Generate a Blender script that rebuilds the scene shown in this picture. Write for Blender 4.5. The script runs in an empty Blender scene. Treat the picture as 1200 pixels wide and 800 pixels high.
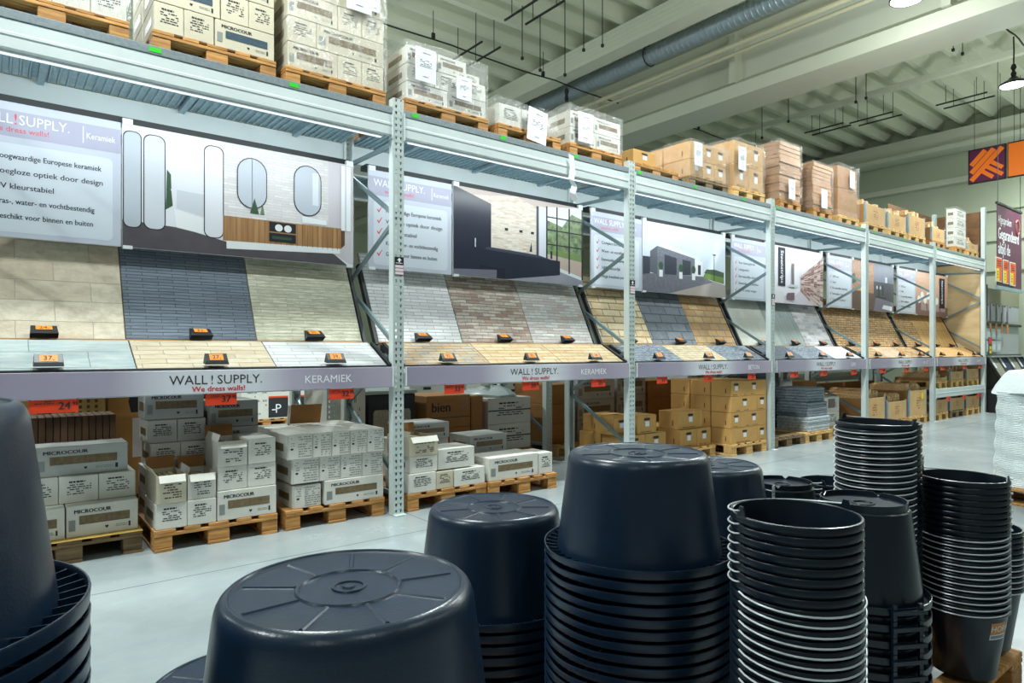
import bpy, bmesh, math, random
from mathutils import Vector, Matrix
random.seed(7)
SC = bpy.context.scene
COL = SC.collection
PI = math.pi
# ------------------------------------------------------------------ camera, world, lights, exposure
CAM_H, FOC, PX0, HOR = 1.32, 771.0, 600.0, 411.0
ANG = math.atan2(974.0, 771.0)            # rack direction, clockwise from the view axis
CA, SA = math.cos(ANG), math.sin(ANG)     # .621 .784
cd = bpy.data.cameras.new('camera'); cam = bpy.data.objects.new('camera', cd); COL.objects.link(cam)
cam.location = (0, 0, CAM_H)
cam.rotation_euler = (PI/2, 0, -math.asin(CA))
cd.sensor_width = 36; cd.lens = 36*FOC/1200; cd.shift_y = (HOR-400)/1200; cd.clip_end = 200; cd.clip_start = .05
SC.camera = cam
SC.view_settings.view_transform = 'Standard'
try: SC.view_settings.look = 'None'
except Exception: pass
SC.view_settings.gamma = 1; SC.view_settings.use_curve_mapping = False
SC.view_settings.exposure = 0.0
try:
    SC.cycles.use_denoising = True; SC.cycles.max_bounces = 8; SC.cycles.transparent_max_bounces = 24
    SC.cycles.sample_clamp_indirect = 4
except Exception: pass
w = bpy.data.worlds.new('world'); SC.world = w; w.use_nodes = True
w.node_tree.nodes['Background'].inputs[0].default_value = (.80, .90, .86, 1)
w.node_tree.nodes['Background'].inputs[1].default_value = .12
LAMP_W, UP_W, LED_W = 190.0, 80.0, 14.0
# hall lamps: rows along the aisles (the lamp bodies come with make_lamp below)
LAMPS = [(9.56+4.55*k, 3.6, 6.0) for k in (-3, -2, -1, 0, 1, 2)] + [(0.2+4.55*k, -2.9, 6.0) for k in (-1, 0, 1, 2, 3)]
LAMPS_BACK = [(-4.2, 10.1, 6.0), (0.4, 10.1, 6.0), (4.9, 10.1, 6.0)]

def at(px, py, d):
    r = (px-PX0)/FOC*d
    return Vector((CA*d+SA*r, SA*d-CA*r, CAM_H-(py-HOR)/FOC*d))
def rd(r, d): return (CA*d+SA*r, SA*d-CA*r)
def xat(px, Y):
    t = (px-PX0)/FOC
    return Y*(CA+SA*t)/(SA-CA*t)

# ------------------------------------------------------------------ materials
def lin(c):
    out = []
    for v in c:
        v /= 255.0
        out.append(v/12.92 if v <= .04045 else ((v+.055)/1.055)**2.4)
    return tuple(out)+(1,)
MATS = {}
def mat(name, col, rough=.6, metal=0, spec=.5, emit=0, noise=0, nscale=6, bump=0, bscale=60, rnd=0):
    if name in MATS: return MATS[name]
    m = bpy.data.materials.new(name); m.use_nodes = True; MATS[name] = m
    nt = m.node_tree; b = nt.nodes['Principled BSDF']
    b.inputs['Base Color'].default_value = lin(col); b.inputs['Roughness'].default_value = rough
    b.inputs['Metallic'].default_value = metal; b.inputs['Specular IOR Level'].default_value = spec
    if emit:
        b.inputs['Emission Color'].default_value = lin(col); b.inputs['Emission Strength'].default_value = emit
    if noise or rnd:
        hs = nt.nodes.new('ShaderNodeHueSaturation'); hs.inputs['Color'].default_value = lin(col)
        last = None
        if noise:
            tc = nt.nodes.new('ShaderNodeTexCoord'); n = nt.nodes.new('ShaderNodeTexNoise')
            n.inputs['Scale'].default_value = nscale; n.inputs['Detail'].default_value = 4
            nt.links.new(tc.outputs['Object'], n.inputs['Vector'])
            mr = nt.nodes.new('ShaderNodeMapRange'); mr.inputs[1].default_value = .3; mr.inputs[2].default_value = .7
            mr.inputs[3].default_value = 1-noise; mr.inputs[4].default_value = 1+noise
            nt.links.new(n.outputs[0], mr.inputs[0]); last = mr.outputs[0]
        if rnd:
            oi = nt.nodes.new('ShaderNodeObjectInfo'); mr2 = nt.nodes.new('ShaderNodeMapRange')
            mr2.inputs[3].default_value = 1-rnd; mr2.inputs[4].default_value = 1+rnd
            nt.links.new(oi.outputs['Random'], mr2.inputs[0])
            if last:
                mu = nt.nodes.new('ShaderNodeMath'); mu.operation = 'MULTIPLY'
                nt.links.new(last, mu.inputs[0]); nt.links.new(mr2.outputs[0], mu.inputs[1]); last = mu.outputs[0]
            else: last = mr2.outputs[0]
        nt.links.new(last, hs.inputs['Value']); nt.links.new(hs.outputs[0], b.inputs['Base Color'])
    if bump:
        tc = nt.nodes.new('ShaderNodeTexCoord'); n = nt.nodes.new('ShaderNodeTexNoise'); n.inputs['Scale'].default_value = bscale
        nt.links.new(tc.outputs['Object'], n.inputs['Vector'])
        bp = nt.nodes.new('ShaderNodeBump'); bp.inputs['Strength'].default_value = bump; bp.inputs['Distance'].default_value = .01
        nt.links.new(n.outputs[0], bp.inputs['Height']); nt.links.new(bp.outputs[0], b.inputs['Normal'])
    return m
def wood(name, c1, c2, rough=.7, rnd=.18, scale=(3, 30, 30)):
    if name in MATS: return MATS[name]
    m = bpy.data.materials.new(name); m.use_nodes = True; MATS[name] = m
    nt = m.node_tree; b = nt.nodes['Principled BSDF']; b.inputs['Roughness'].default_value = rough
    tc = nt.nodes.new('ShaderNodeTexCoord'); mp = nt.nodes.new('ShaderNodeMapping'); mp.inputs['Scale'].default_value = scale
    n = nt.nodes.new('ShaderNodeTexNoise'); n.inputs['Scale'].default_value = 1.6; n.inputs['Detail'].default_value = 6
    r = nt.nodes.new('ShaderNodeValToRGB'); r.color_ramp.elements[0].color = lin(c1); r.color_ramp.elements[1].color = lin(c2)
    r.color_ramp.elements[0].position = .3; r.color_ramp.elements[1].position = .68
    oi = nt.nodes.new('ShaderNodeObjectInfo'); mr = nt.nodes.new('ShaderNodeMapRange'); mr.inputs[3].default_value = 1-rnd; mr.inputs[4].default_value = 1+rnd
    hs = nt.nodes.new('ShaderNodeHueSaturation')
    L = nt.links.new
    L(tc.outputs['Object'], mp.inputs[0]); L(mp.outputs[0], n.inputs['Vector']); L(n.outputs[0], r.inputs[0]); L(r.outputs[0], hs.inputs['Color'])
    L(oi.outputs['Random'], mr.inputs[0]); L(mr.outputs[0], hs.inputs['Value']); L(hs.outputs[0], b.inputs['Base Color'])
    bp = nt.nodes.new('ShaderNodeBump'); bp.inputs['Strength'].default_value = .25; bp.inputs['Distance'].default_value = .004
    L(n.outputs[0], bp.inputs['Height']); L(bp.outputs[0], b.inputs['Normal'])
    return m
def tile(name, c1, c2, mortar, bw, rh, msize=.004, c3=None, c3amt=.35, nscale=(3, 9), offset=.5, rough=.6, vertical=False, bump=.5, bias=0):
    m = bpy.data.materials.new(name); m.use_nodes = True; MATS[name] = m
    nt = m.node_tree; b = nt.nodes['Principled BSDF']; b.inputs['Roughness'].default_value = rough
    L = nt.links.new
    tc = nt.nodes.new('ShaderNodeTexCoord'); sp = nt.nodes.new('ShaderNodeSeparateXYZ'); cb = nt.nodes.new('ShaderNodeCombineXYZ')
    L(tc.outputs['Object'], sp.inputs[0])
    L(sp.outputs[2 if vertical else 0], cb.inputs[0]); L(sp.outputs[0 if vertical else 2], cb.inputs[1])
    off = nt.nodes.new('ShaderNodeVectorMath'); off.operation = 'ADD'; off.inputs[1].default_value = (7.3, 9.17, 0)
    L(cb.outputs[0], off.inputs[0])
    wn = nt.nodes.new('ShaderNodeTexNoise'); wn.inputs['Scale'].default_value = 14
    L(off.outputs[0], wn.inputs['Vector'])
    wm = nt.nodes.new('ShaderNodeVectorMath'); wm.operation = 'MULTIPLY_ADD'; wm.inputs[1].default_value = (.012, .006, 0)
    L(wn.outputs['Color'], wm.inputs[0]); L(off.outputs[0], wm.inputs[2])
    br = nt.nodes.new('ShaderNodeTexBrick'); br.inputs['Scale'].default_value = 1
    br.inputs['Brick Width'].default_value = bw; br.inputs['Row Height'].default_value = rh; br.inputs['Mortar Size'].default_value = msize
    br.inputs['Mortar Smooth'].default_value = .3; br.inputs['Bias'].default_value = bias
    br.inputs['Color1'].default_value = lin(c1); br.inputs['Color2'].default_value = lin(c2); br.inputs['Mortar'].default_value = lin(mortar)
    br.offset = offset
    L(wm.outputs[0], br.inputs['Vector'])
    mp = nt.nodes.new('ShaderNodeMapping'); mp.inputs['Scale'].default_value = (nscale[0], nscale[1], 1); L(off.outputs[0], mp.inputs[0])
    n = nt.nodes.new('ShaderNodeTexNoise'); n.inputs['Scale'].default_value = 2; n.inputs['Detail'].default_value = 7; n.inputs['Roughness'].default_value = .65
    L(mp.outputs[0], n.inputs['Vector'])
    mr = nt.nodes.new('ShaderNodeMapRange'); mr.inputs[1].default_value = .42; mr.inputs[2].default_value = .66; mr.inputs[4].default_value = c3amt
    L(n.outputs[0], mr.inputs[0])
    mx = nt.nodes.new('ShaderNodeMix'); mx.data_type = 'RGBA'; mx.inputs[7].default_value = lin(c3 or c2)
    L(mr.outputs[0], mx.inputs[0]); L(br.outputs['Color'], mx.inputs[6])
    mx2 = nt.nodes.new('ShaderNodeMix'); mx2.data_type = 'RGBA'; mx2.inputs[7].default_value = lin(mortar)
    L(br.outputs['Fac'], mx2.inputs[0]); L(mx.outputs[2], mx2.inputs[6]); L(mx2.outputs[2], b.inputs['Base Color'])
    ad = nt.nodes.new('ShaderNodeMath'); ad.operation = 'MULTIPLY_ADD'; ad.inputs[1].default_value = -.8
    L(br.outputs['Fac'], ad.inputs[0]); L(n.outputs[0], ad.inputs[2])
    bp = nt.nodes.new('ShaderNodeBump'); bp.inputs['Strength'].default_value = bump; bp.inputs['Distance'].default_value = .012
    L(ad.outputs[0], bp.inputs['Height']); L(bp.outputs[0], b.inputs['Normal'])
    return m
def perforated(name, col):
    """painted steel with two columns of slots every 5 cm, cut right through"""
    m = bpy.data.materials.new(name); m.use_nodes = True; MATS[name] = m
    nt = m.node_tree; b = nt.nodes['Principled BSDF']; b.inputs['Base Color'].default_value = lin(col); b.inputs['Roughness'].default_value = .42; b.inputs['Metallic'].default_value = .25
    L = nt.links.new
    tc = nt.nodes.new('ShaderNodeTexCoord'); sp = nt.nodes.new('ShaderNodeSeparateXYZ'); L(tc.outputs['Object'], sp.inputs[0])
    def M(op, a, bv=None, c=None):
        x = nt.nodes.new('ShaderNodeMath'); x.operation = op
        for i, v in enumerate((a, bv, c)):
            if v is None: continue
            if isinstance(v, (int, float)): x.inputs[i].default_value = v
            else: L(v, x.inputs[i])
        return x.outputs[0]
    ax = M('ABSOLUTE', sp.outputs[0])
    dx = M('ABSOLUTE', M('SUBTRACT', ax, .021))
    fz = M('MODULO', M('ADD', sp.outputs[2], 10), .05)
    taper = M('MULTIPLY_ADD', fz, .16, .0035)
    inx = M('LESS_THAN', dx, taper)
    inz = M('MULTIPLY', M('GREATER_THAN', fz, .012), M('LESS_THAN', fz, .036))
    hole = M('MULTIPLY', inx, inz)
    # small round holes on the centre line
    fz2 = M('SUBTRACT', M('MODULO', M('ADD', sp.outputs[2], 10.025), .05), .012)
    rr = M('ADD', M('POWER', ax, 2), M('POWER', fz2, 2))
    hole2 = M('LESS_THAN', rr, .000016)
    h = M('MAXIMUM', hole, hole2)
    tr = nt.nodes.new('ShaderNodeBsdfTransparent'); mx = nt.nodes.new('ShaderNodeMixShader')
    L(h, mx.inputs[0]); L(b.outputs[0], mx.inputs[1]); L(tr.outputs[0], mx.inputs[2])
    L(mx.outputs[0], nt.nodes['Material Output'].inputs[0])
    return m
def film_mat():
    m = bpy.data.materials.new('stretch_film'); m.use_nodes = True
    nt = m.node_tree; L = nt.links.new; nt.nodes.remove(nt.nodes['Principled BSDF'])
    tr = nt.nodes.new('ShaderNodeBsdfTransparent'); gl = nt.nodes.new('ShaderNodeBsdfGlossy'); gl.inputs['Roughness'].default_value = .16
    df = nt.nodes.new('ShaderNodeBsdfDiffuse'); df.inputs[0].default_value = (.8, .83, .85, 1)
    tc = nt.nodes.new('ShaderNodeTexCoord'); mp = nt.nodes.new('ShaderNodeMapping'); mp.inputs['Rotation'].default_value = (.2, .5, .3); mp.inputs['Scale'].default_value = (6, 6, 2)
    n = nt.nodes.new('ShaderNodeTexNoise'); n.inputs['Scale'].default_value = 5; n.inputs['Detail'].default_value = 5; n.inputs['Distortion'].default_value = 1.2
    L(tc.outputs['Object'], mp.inputs[0]); L(mp.outputs[0], n.inputs['Vector'])
    bp = nt.nodes.new('ShaderNodeBump'); bp.inputs['Strength'].default_value = .9; bp.inputs['Distance'].default_value = .03
    L(n.outputs[0], bp.inputs['Height']); L(bp.outputs[0], gl.inputs['Normal'])
    m1 = nt.nodes.new('ShaderNodeMixShader'); m1.inputs[0].default_value = .3; L(gl.outputs[0], m1.inputs[1]); L(df.outputs[0], m1.inputs[2])
    mr = nt.nodes.new('ShaderNodeMapRange'); mr.inputs[1].default_value = .35; mr.inputs[2].default_value = .75; mr.inputs[3].default_value = .05; mr.inputs[4].default_value = .34
    L(n.outputs[0], mr.inputs[0])
    mx = nt.nodes.new('ShaderNodeMixShader'); L(mr.outputs[0], mx.inputs[0]); L(tr.outputs[0], mx.inputs[1]); L(m1.outputs[0], mx.inputs[2])
    L(mx.outputs[0], nt.nodes['Material Output'].inputs[0])
    return m
def gradient_band(name):
    """printed band: lavender at both ends, near white behind the logo"""
    m = bpy.data.materials.new(name); m.use_nodes = True
    nt = m.node_tree; L = nt.links.new; b = nt.nodes['Principled BSDF']; b.inputs['Roughness'].default_value = .45
    tc = nt.nodes.new('ShaderNodeTexCoord'); sp = nt.nodes.new('ShaderNodeSeparateXYZ'); L(tc.outputs['Object'], sp.inputs[0])
    mr = nt.nodes.new('ShaderNodeMapRange'); mr.inputs[1].default_value = -1.35; mr.inputs[2].default_value = 1.35; L(sp.outputs[0], mr.inputs[0])
    r = nt.nodes.new('ShaderNodeValToRGB'); e = r.color_ramp.elements
    e[0].position = 0; e[0].color = lin((150, 143, 163)); e[1].position = 1; e[1].color = lin((176, 168, 186))
    for p, c in ((.28, (166, 158, 178)), (.4, (214, 216, 226)), (.6, (218, 220, 228)), (.7, (178, 170, 190)), (.84, (158, 148, 168))):
        x = e.new(p); x.color = lin(c)
    L(mr.outputs[0], r.inputs[0]); L(r.outputs[0], b.inputs['Base Color'])
    return m
def floor_mat():
    m = bpy.data.materials.new('floor_epoxy'); m.use_nodes = True
    nt = m.node_tree; L = nt.links.new; b = nt.nodes['Principled BSDF']
    tc = nt.nodes.new('ShaderNodeTexCoord')
    n = nt.nodes.new('ShaderNodeTexNoise'); n.inputs['Scale'].default_value = .7; n.inputs['Detail'].default_value = 8; n.inputs['Roughness'].default_value = .7
    L(tc.outputs['Object'], n.inputs['Vector'])
    r = nt.nodes.new('ShaderNodeValToRGB'); r.color_ramp.elements[0].color = lin((150, 161, 165)); r.color_ramp.elements[1].color = lin((172, 182, 185))
    r.color_ramp.elements[0].position = .35; r.color_ramp.elements[1].position = .65
    L(n.outputs[0], r.inputs[0])
    br = nt.nodes.new('ShaderNodeTexBrick'); br.offset = 0; br.inputs['Scale'].default_value = 1; br.inputs['Brick Width'].default_value = 5.6; br.inputs['Row Height'].default_value = 4.2
    br.inputs['Mortar Size'].default_value = .006; br.inputs['Mortar Smooth'].default_value = 0
    mp = nt.nodes.new('ShaderNodeMapping'); mp.inputs['Location'].default_value = (2.95, .0, 0); L(tc.outputs['Object'], mp.inputs[0]); L(mp.outputs[0], br.inputs['Vector'])
    mx = nt.nodes.new('ShaderNodeMix'); mx.data_type = 'RGBA'; mx.inputs[7].default_value = lin((120, 128, 132))
    L(br.outputs['Fac'], mx.inputs[0]); L(r.outputs[0], mx.inputs[6]); L(mx.outputs[2], b.inputs['Base Color'])
    mr = nt.nodes.new('ShaderNodeMapRange'); mr.inputs[3].default_value = .16; mr.inputs[4].default_value = .34; L(n.outputs[0], mr.inputs[0]); L(mr.outputs[0], b.inputs['Roughness'])
    return m

STEEL = mat('painted_steel', (212, 222, 222), .42, .1, noise=.05, nscale=3)
PERF = perforated('perforated_steel', (198, 210, 208))
GALV = mat('galvanised_steel', (150, 176, 188), .4, .5, noise=.16, nscale=26)
GALVL = mat('galvanised_lip', (150, 160, 166), .4, .55, noise=.12, nscale=40)
BRACE = mat('brace_steel', (128, 150, 154), .4, .5)
DARKM = mat('dark_metal', (32, 36, 38), .5)
PALW = wood('pallet_wood', (150, 96, 44), (214, 160, 92))
PALN = wood('fresh_pallet_wood', (196, 148, 82), (232, 192, 128))
PALO = wood('weathered_pallet_wood', (92, 74, 52), (150, 122, 86))
PLY = wood('plywood', (196, 168, 122), (216, 190, 146), .55, 0, (2, 2, 5))
PLYD = wood('brown_plywood', (96, 66, 40), (130, 92, 58), .6, 0, (2, 2, 5))
CARTW = mat('white_carton', (216, 214, 206), .7, noise=.05, nscale=9, rnd=.05)
CARTC = mat('cream_carton', (204, 195, 172), .7, noise=.05, nscale=9, rnd=.05)
CARTG = mat('grey_carton', (176, 178, 176), .7, noise=.05, nscale=9, rnd=.05)
CARTT = mat('tan_carton', (196, 150, 84), .7, noise=.06, nscale=9, rnd=.06)
CARTB = mat('brown_carton', (162, 114, 62), .75, noise=.08, nscale=9, rnd=.08)
INNER = mat('carton_inside', (160, 112, 62), .8)
INK = mat('print_ink', (38, 40, 44), .7)
INKG = mat('grey_ink', (136, 140, 138), .7)
WIN = mat('carton_window', (116, 98, 70), .5, noise=.3, nscale=40)
WINB = mat('blue_window', (58, 78, 92), .5, noise=.2, nscale=40)
PAPER = mat('white_paper', (228, 232, 240), .6)
WHITE = mat('white_plastic', (232, 236, 238), .35)
BLACK = mat('black_plastic', (22, 24, 28), .4)
ORANGE = mat('orange_card', (240, 140, 30), .5)
RED = mat('red_card', (226, 62, 24), .5)
REDINK = mat('red_ink', (206, 32, 44), .6)
WINK = mat('white_ink', (240, 242, 246), .6)
NAVY = mat('navy_ink', (22, 28, 44), .6)
GREEN = mat('green_sticker', (50, 205, 40), .5)
TUB = mat('tub_plastic', (19, 40, 62), .29, spec=.6, noise=.06, nscale=14, bump=.05, bscale=220)
BUCK = mat('bucket_plastic', (15, 27, 40), .28, spec=.55)
BAIL = mat('bail_wire', (214, 222, 228), .3, .15)
FILM = film_mat()
BAND = gradient_band('band_print')

# ------------------------------------------------------------------ mesh builder
FONT = {}
def font_geo(s):
    if s in FONT: return FONT[s]
    cu = bpy.data.curves.new('lettering', 'FONT'); cu.body = s; cu.size = 1; cu.resolution_u = 2
    o = bpy.data.objects.new('lettering', cu); COL.objects.link(o)
    bpy.context.view_layer.update()
    me = o.evaluated_get(bpy.context.evaluated_depsgraph_get()).to_mesh()
    V = [(v.co.x, v.co.y) for v in me.vertices]; F = [tuple(p.vertices) for p in me.polygons]
    bpy.data.objects.remove(o); bpy.data.curves.remove(cu)
    W = max((v[0] for v in V), default=0)
    FONT[s] = (V, F, W); return FONT[s]
class MB:
    def __init__(s): s.v = []; s.f = []; s.m = []; s.sm = []
    def add(s, V, F, mi=0, smooth=False):
        n = len(s.v); s.v += [tuple(x) for x in V]
        for f in F: s.f.append(tuple(i+n for i in f)); s.m.append(mi); s.sm.append(smooth)
        return s
    def box(s, x0, x1, y0, y1, z0, z1, mi=0, M=None, top=None):
        V = [Vector(p) for p in ((x0,y0,z0),(x1,y0,z0),(x1,y1,z0),(x0,y1,z0),(x0,y0,z1),(x1,y0,z1),(x1,y1,z1),(x0,y1,z1))]
        if M: V = [M @ p for p in V]
        s.add(V, [(0,3,2,1),(0,1,5,4),(1,2,6,5),(2,3,7,6),(3,0,4,7)], mi); s.add(V, [(4,5,6,7)], mi if top is None else top); return s
    def cbox(s, x0, x1, y0, y1, z0, z1, c=.004, mi=0):
        """box with chamfered edges"""
        bm = bmesh.new(); bmesh.ops.create_cube(bm, size=1)
        for v in bm.verts: v.co = Vector((x0+(v.co.x+.5)*(x1-x0), y0+(v.co.y+.5)*(y1-y0), z0+(v.co.z+.5)*(z1-z0)))
        bmesh.ops.bevel(bm, geom=list(bm.edges), offset=c, segments=1, affect='EDGES')
        bm.verts.index_update(); s.add([v.co.copy() for v in bm.verts], [[v.index for v in f.verts] for f in bm.faces], mi); bm.free(); return s
    def quad(s, x0, x1, z0, z1, y, mi=0):
        return s.add([(x0,y,z0),(x1,y,z0),(x1,y,z1),(x0,y,z1)], [(0,1,2,3)], mi)
    def poly(s, pts, y, mi=0):
        return s.add([(p[0], y, p[1]) for p in pts], [tuple(range(len(pts)))], mi)
    def rev(s, prof, n=48, mi=0, smooth=True, closed=False, fn=None):
        V = []; F = []
        for i in range(n):
            a = 2*PI*i/n
            for k, (r, z) in enumerate(prof):
                if fn: r, z = fn(k, r, z, a)
                V.append((r*math.cos(a), r*math.sin(a), z))
        m = len(prof)
        for i in range(n):
            j = (i+1) % n
            for k in range(m if closed else m-1):
                l = (k+1) % m
                F.append((i*m+k, j*m+k, j*m+l, i*m+l))
        return s.add(V, F, mi, smooth)
    def tube(s, pts, r, n=6, mi=0, smooth=True, caps=True):
        pts = [Vector(p) for p in pts]; V = []; F = []
        for i, p in enumerate(pts):
            t = (pts[min(i+1, len(pts)-1)]-pts[max(i-1, 0)]).normalized()
            up = Vector((0,0,1)) if abs(t.z) < .9 else Vector((1,0,0))
            a = t.cross(up).normalized(); b = t.cross(a)
            for k in range(n):
                g = 2*PI*k/n; V.append(p+(a*math.cos(g)+b*math.sin(g))*r)
        for i in range(len(pts)-1):
            for k in range(n):
                l = (k+1) % n; F.append((i*n+k, i*n+l, (i+1)*n+l, (i+1)*n+k))
        if caps: F += [tuple(range(n))[::-1], tuple((len(pts)-1)*n+k for k in range(n))]
        return s.add(V, F, mi, smooth)
    def bar(s, a, b, w, h, mi=0):
        """rectangular bar between two points (in a YZ or XZ plane)"""
        a = Vector(a); b = Vector(b); t = (b-a); L = t.length; t.normalize()
        up = Vector((0,0,1)) if abs(t.z) < .95 else Vector((0,1,0))
        x = t.cross(up).normalized(); z = x.cross(t)
        M = Matrix((x, t, z)).transposed().to_4x4(); M.translation = a
        return s.box(-w/2, w/2, 0, L, -h/2, h/2, mi, M)
    def text(s, t, size, x, z, y, mi=0, align='l', sx=1, rot=0, bold=0):
        V, F, W = font_geo(t); k = {'l': 0, 'c': -.5, 'r': -1}[align]*W
        c, q = math.cos(rot), math.sin(rot); P = []
        for d in ((0,) if not bold else (-bold, bold)):
            P = []
            for a, b in V:
                u = (a+k)*size*sx+d; v = b*size
                P.append((x+u*c-v*q, y-abs(d)*.2 if d >= 0 else y, z+u*q+v*c))
            s.add(P, F, mi)
        return s
    def dashes(s, x0, x1, z0, z1, rows, y, mi=0, seed=0, fill=.62):
        R = random.Random(seed); h = (z1-z0)/rows
        for r in range(rows):
            x = x0+R.uniform(0, .15)*(x1-x0); zc = z0+(r+.5)*h
            while x < x1-.004:
                l = R.uniform(.05, .22)*(x1-x0); e = min(x+l, x1)
                if R.random() < fill: s.quad(x, e, zc-h*.22, zc+h*.22, y, mi)
                x = e+R.uniform(.02, .06)*(x1-x0)
        return s
    def mesh(s, name, mats):
        me = bpy.data.meshes.new(name); me.from_pydata(s.v, [], s.f)
        for m in (mats if isinstance(mats, (list, tuple)) else [mats]): me.materials.append(m)
        me.polygons.foreach_set('material_index', s.m); me.polygons.foreach_set('use_smooth', s.sm); me.update()
        if any(s.sm): me.set_sharp_from_angle(angle=math.radians(32))
        return me
    def build(s, name, mats, parent=None, loc=None, rot=None):
        return put(name, s.mesh(name, mats), parent, loc, rot)
def put(name, me, parent=None, loc=None, rot=None):
    o = bpy.data.objects.new(name, me); COL.objects.link(o)
    if parent: o.parent = parent
    if loc is not None: o.location = loc
    if rot is not None: o.rotation_euler = rot
    return o
def tag(o, label, cat, group=None, kind=None):
    if label: o['label'] = label
    if cat: o['category'] = cat
    if group: o['group'] = group
    if kind: o['kind'] = kind
    return o
def thing(name, label, cat, loc=(0,0,0), rz=0, group=None):
    o = bpy.data.objects.new(name, None); COL.objects.link(o); o.location = loc; o.rotation_euler = (0, 0, rz); o.empty_display_size = .05
    return tag(o, label, cat, group)
SUB = dict(base_spoke='tub_body', rim_rib='tub_rim', bail_ear='bucket_body', carton_print='carton_body', grey_print='carton_body', front_window='carton_body', side_window='carton_body',
           address_label='carton_body', strap='carton_body', black_print='carton_body', white_symbol='carton_body', red_stripe='carton_body', grip_handle='tub_rim')
def put_parts(parts, root):
    made = {}
    for n, me in parts:
        made.setdefault(n, put(n, me, made.get(SUB.get(n), root)))
def copy_tree(o, parent=None):
    c = o.copy(); COL.objects.link(c); c.parent = parent
    for ch in o.children: copy_tree(ch, c)
    return c
def struct(o): o['kind'] = 'structure'; return o
ORD = ('zeroth first second third fourth fifth sixth seventh eighth ninth tenth eleventh twelfth thirteenth fourteenth fifteenth sixteenth seventeenth eighteenth nineteenth twentieth '
       'twenty-first twenty-second twenty-third twenty-fourth twenty-fifth twenty-sixth twenty-seventh twenty-eighth twenty-ninth thirtieth').split()

# ------------------------------------------------------------------ setting
FRONT, BACK, RY = 4.72, 5.72, 4.72
POSTX = [-.23+2.8*k for k in range(7)]
CEIL, WALLX, WALLY = 7.4, 20.7, 24.0
MB().box(-12, WALLX+.3, -12, WALLY+.3, -.2, 0).build('floor', floor_mat()); struct(bpy.data.objects['floor'])
CEILM = mat('ceiling_paint', (212, 216, 194), .7)
BEAMM = mat('girder_paint', (216, 218, 200), .6)
WALLM = mat('wall_paint', (190, 198, 174), .8)
m_ = MB()                                     # trapezoid deck, ribs running along the rack
y = -12.0; P = []
while y < WALLY: P += [(y, CEIL+.26), (y+.34, CEIL+.26), (y+.46, CEIL), (y+.56, CEIL)]; y += .66
V = []; F = []
for (yy, zz) in P: V += [(-12, yy, zz), (WALLX, yy, zz)]
for i in range(len(P)-1): F.append((2*i, 2*i+2, 2*i+3, 2*i+1))
m_.add(V, F); m_.box(-12, WALLX, -12, WALLY, CEIL+.3, CEIL+.36)
struct(m_.build('ceiling', CEILM))
struct(MB().box(WALLX, WALLX+.2, -12, WALLY, 0, CEIL+.3).build('wall_east', WALLM))
struct(MB().box(-12, WALLX+.2, WALLY, WALLY+.2, 0, CEIL+.3).build('wall_north', WALLM))
# girders across the hall
g = MB().box(9.2, 9.55, -12, WALLY, 6.98, 7.39)
for k in range(5): g.box(9.192, 9.2, -12, WALLY, 7.0+.08*k, 7.045+.08*k)
struct(g.build('beam_1', BEAMM))
g = MB().box(11.05, 11.2, -12, WALLY, 6.3, 7.3); g.box(10.75, 11.5, -12, WALLY, 7.2, 7.39); g.box(10.72, 11.53, -12, WALLY, 5.98, 6.22)
g.add([(10.72,-12,6.22),(11.05,-12,6.42),(11.05,WALLY,6.42),(10.72,WALLY,6.22)], [(0,1,2,3)])
for k in range(-3, 7): g.box(10.8, 11.05, 3.5*k, 3.5*k+.12, 6.3, 7.2)
struct(g.build('beam_2', BEAMM))
struct(MB().box(15.32, 15.45, -12, WALLY, 6.97, 7.09).build('beam_3', BEAMM))
g = MB().box(20.2, 20.45, -12, WALLY, 6.75, 7.26); g.box(20.0, 20.6, -12, WALLY, 6.7, 6.82); struct(g.build('beam_4', BEAMM))
g = MB().box(20.4, 20.7, -12, WALLY, 5.85, 6.0); struct(g.build('trim_1', BEAMM))
g = MB()
for z in (5.0, 4.2, 3.4): g.box(20.62, 20.7, -12, WALLY, z, z+.06)
struct(g.build('trim_2', WALLM))
struct(MB().box(20.3, 20.7, -1.2, -.8, 0, 6.75).build('pillar_1', BEAMM))
for x, yy in ((14.85, 5.99), (14.85, 6.65), (14.85, 9.29), (14.85, 9.95)):
    h = thing('roof_hatch', 'dark roof hatch between ceiling ribs, %s' % {5.99: 'the largest looking of the four', 6.65: 'beside the largest one', 9.29: 'upper of the pair above the brown loads', 9.95: 'lower of the pair above the brown loads'}[yy], 'roof hatch', (x, yy, CEIL+.235))
    MB().box(-.42, .42, -.21, .21, 0, .02).build('opening', mat('hatch_dark', (26, 30, 30), .7), h)
    f_ = MB()
    for k in range(3): f_.box(-.42, .42, -.18+.15*k, -.15+.15*k, -.02, 0)
    f_.build('louvre', mat('hatch_bar', (52, 58, 56), .6), h)

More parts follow.
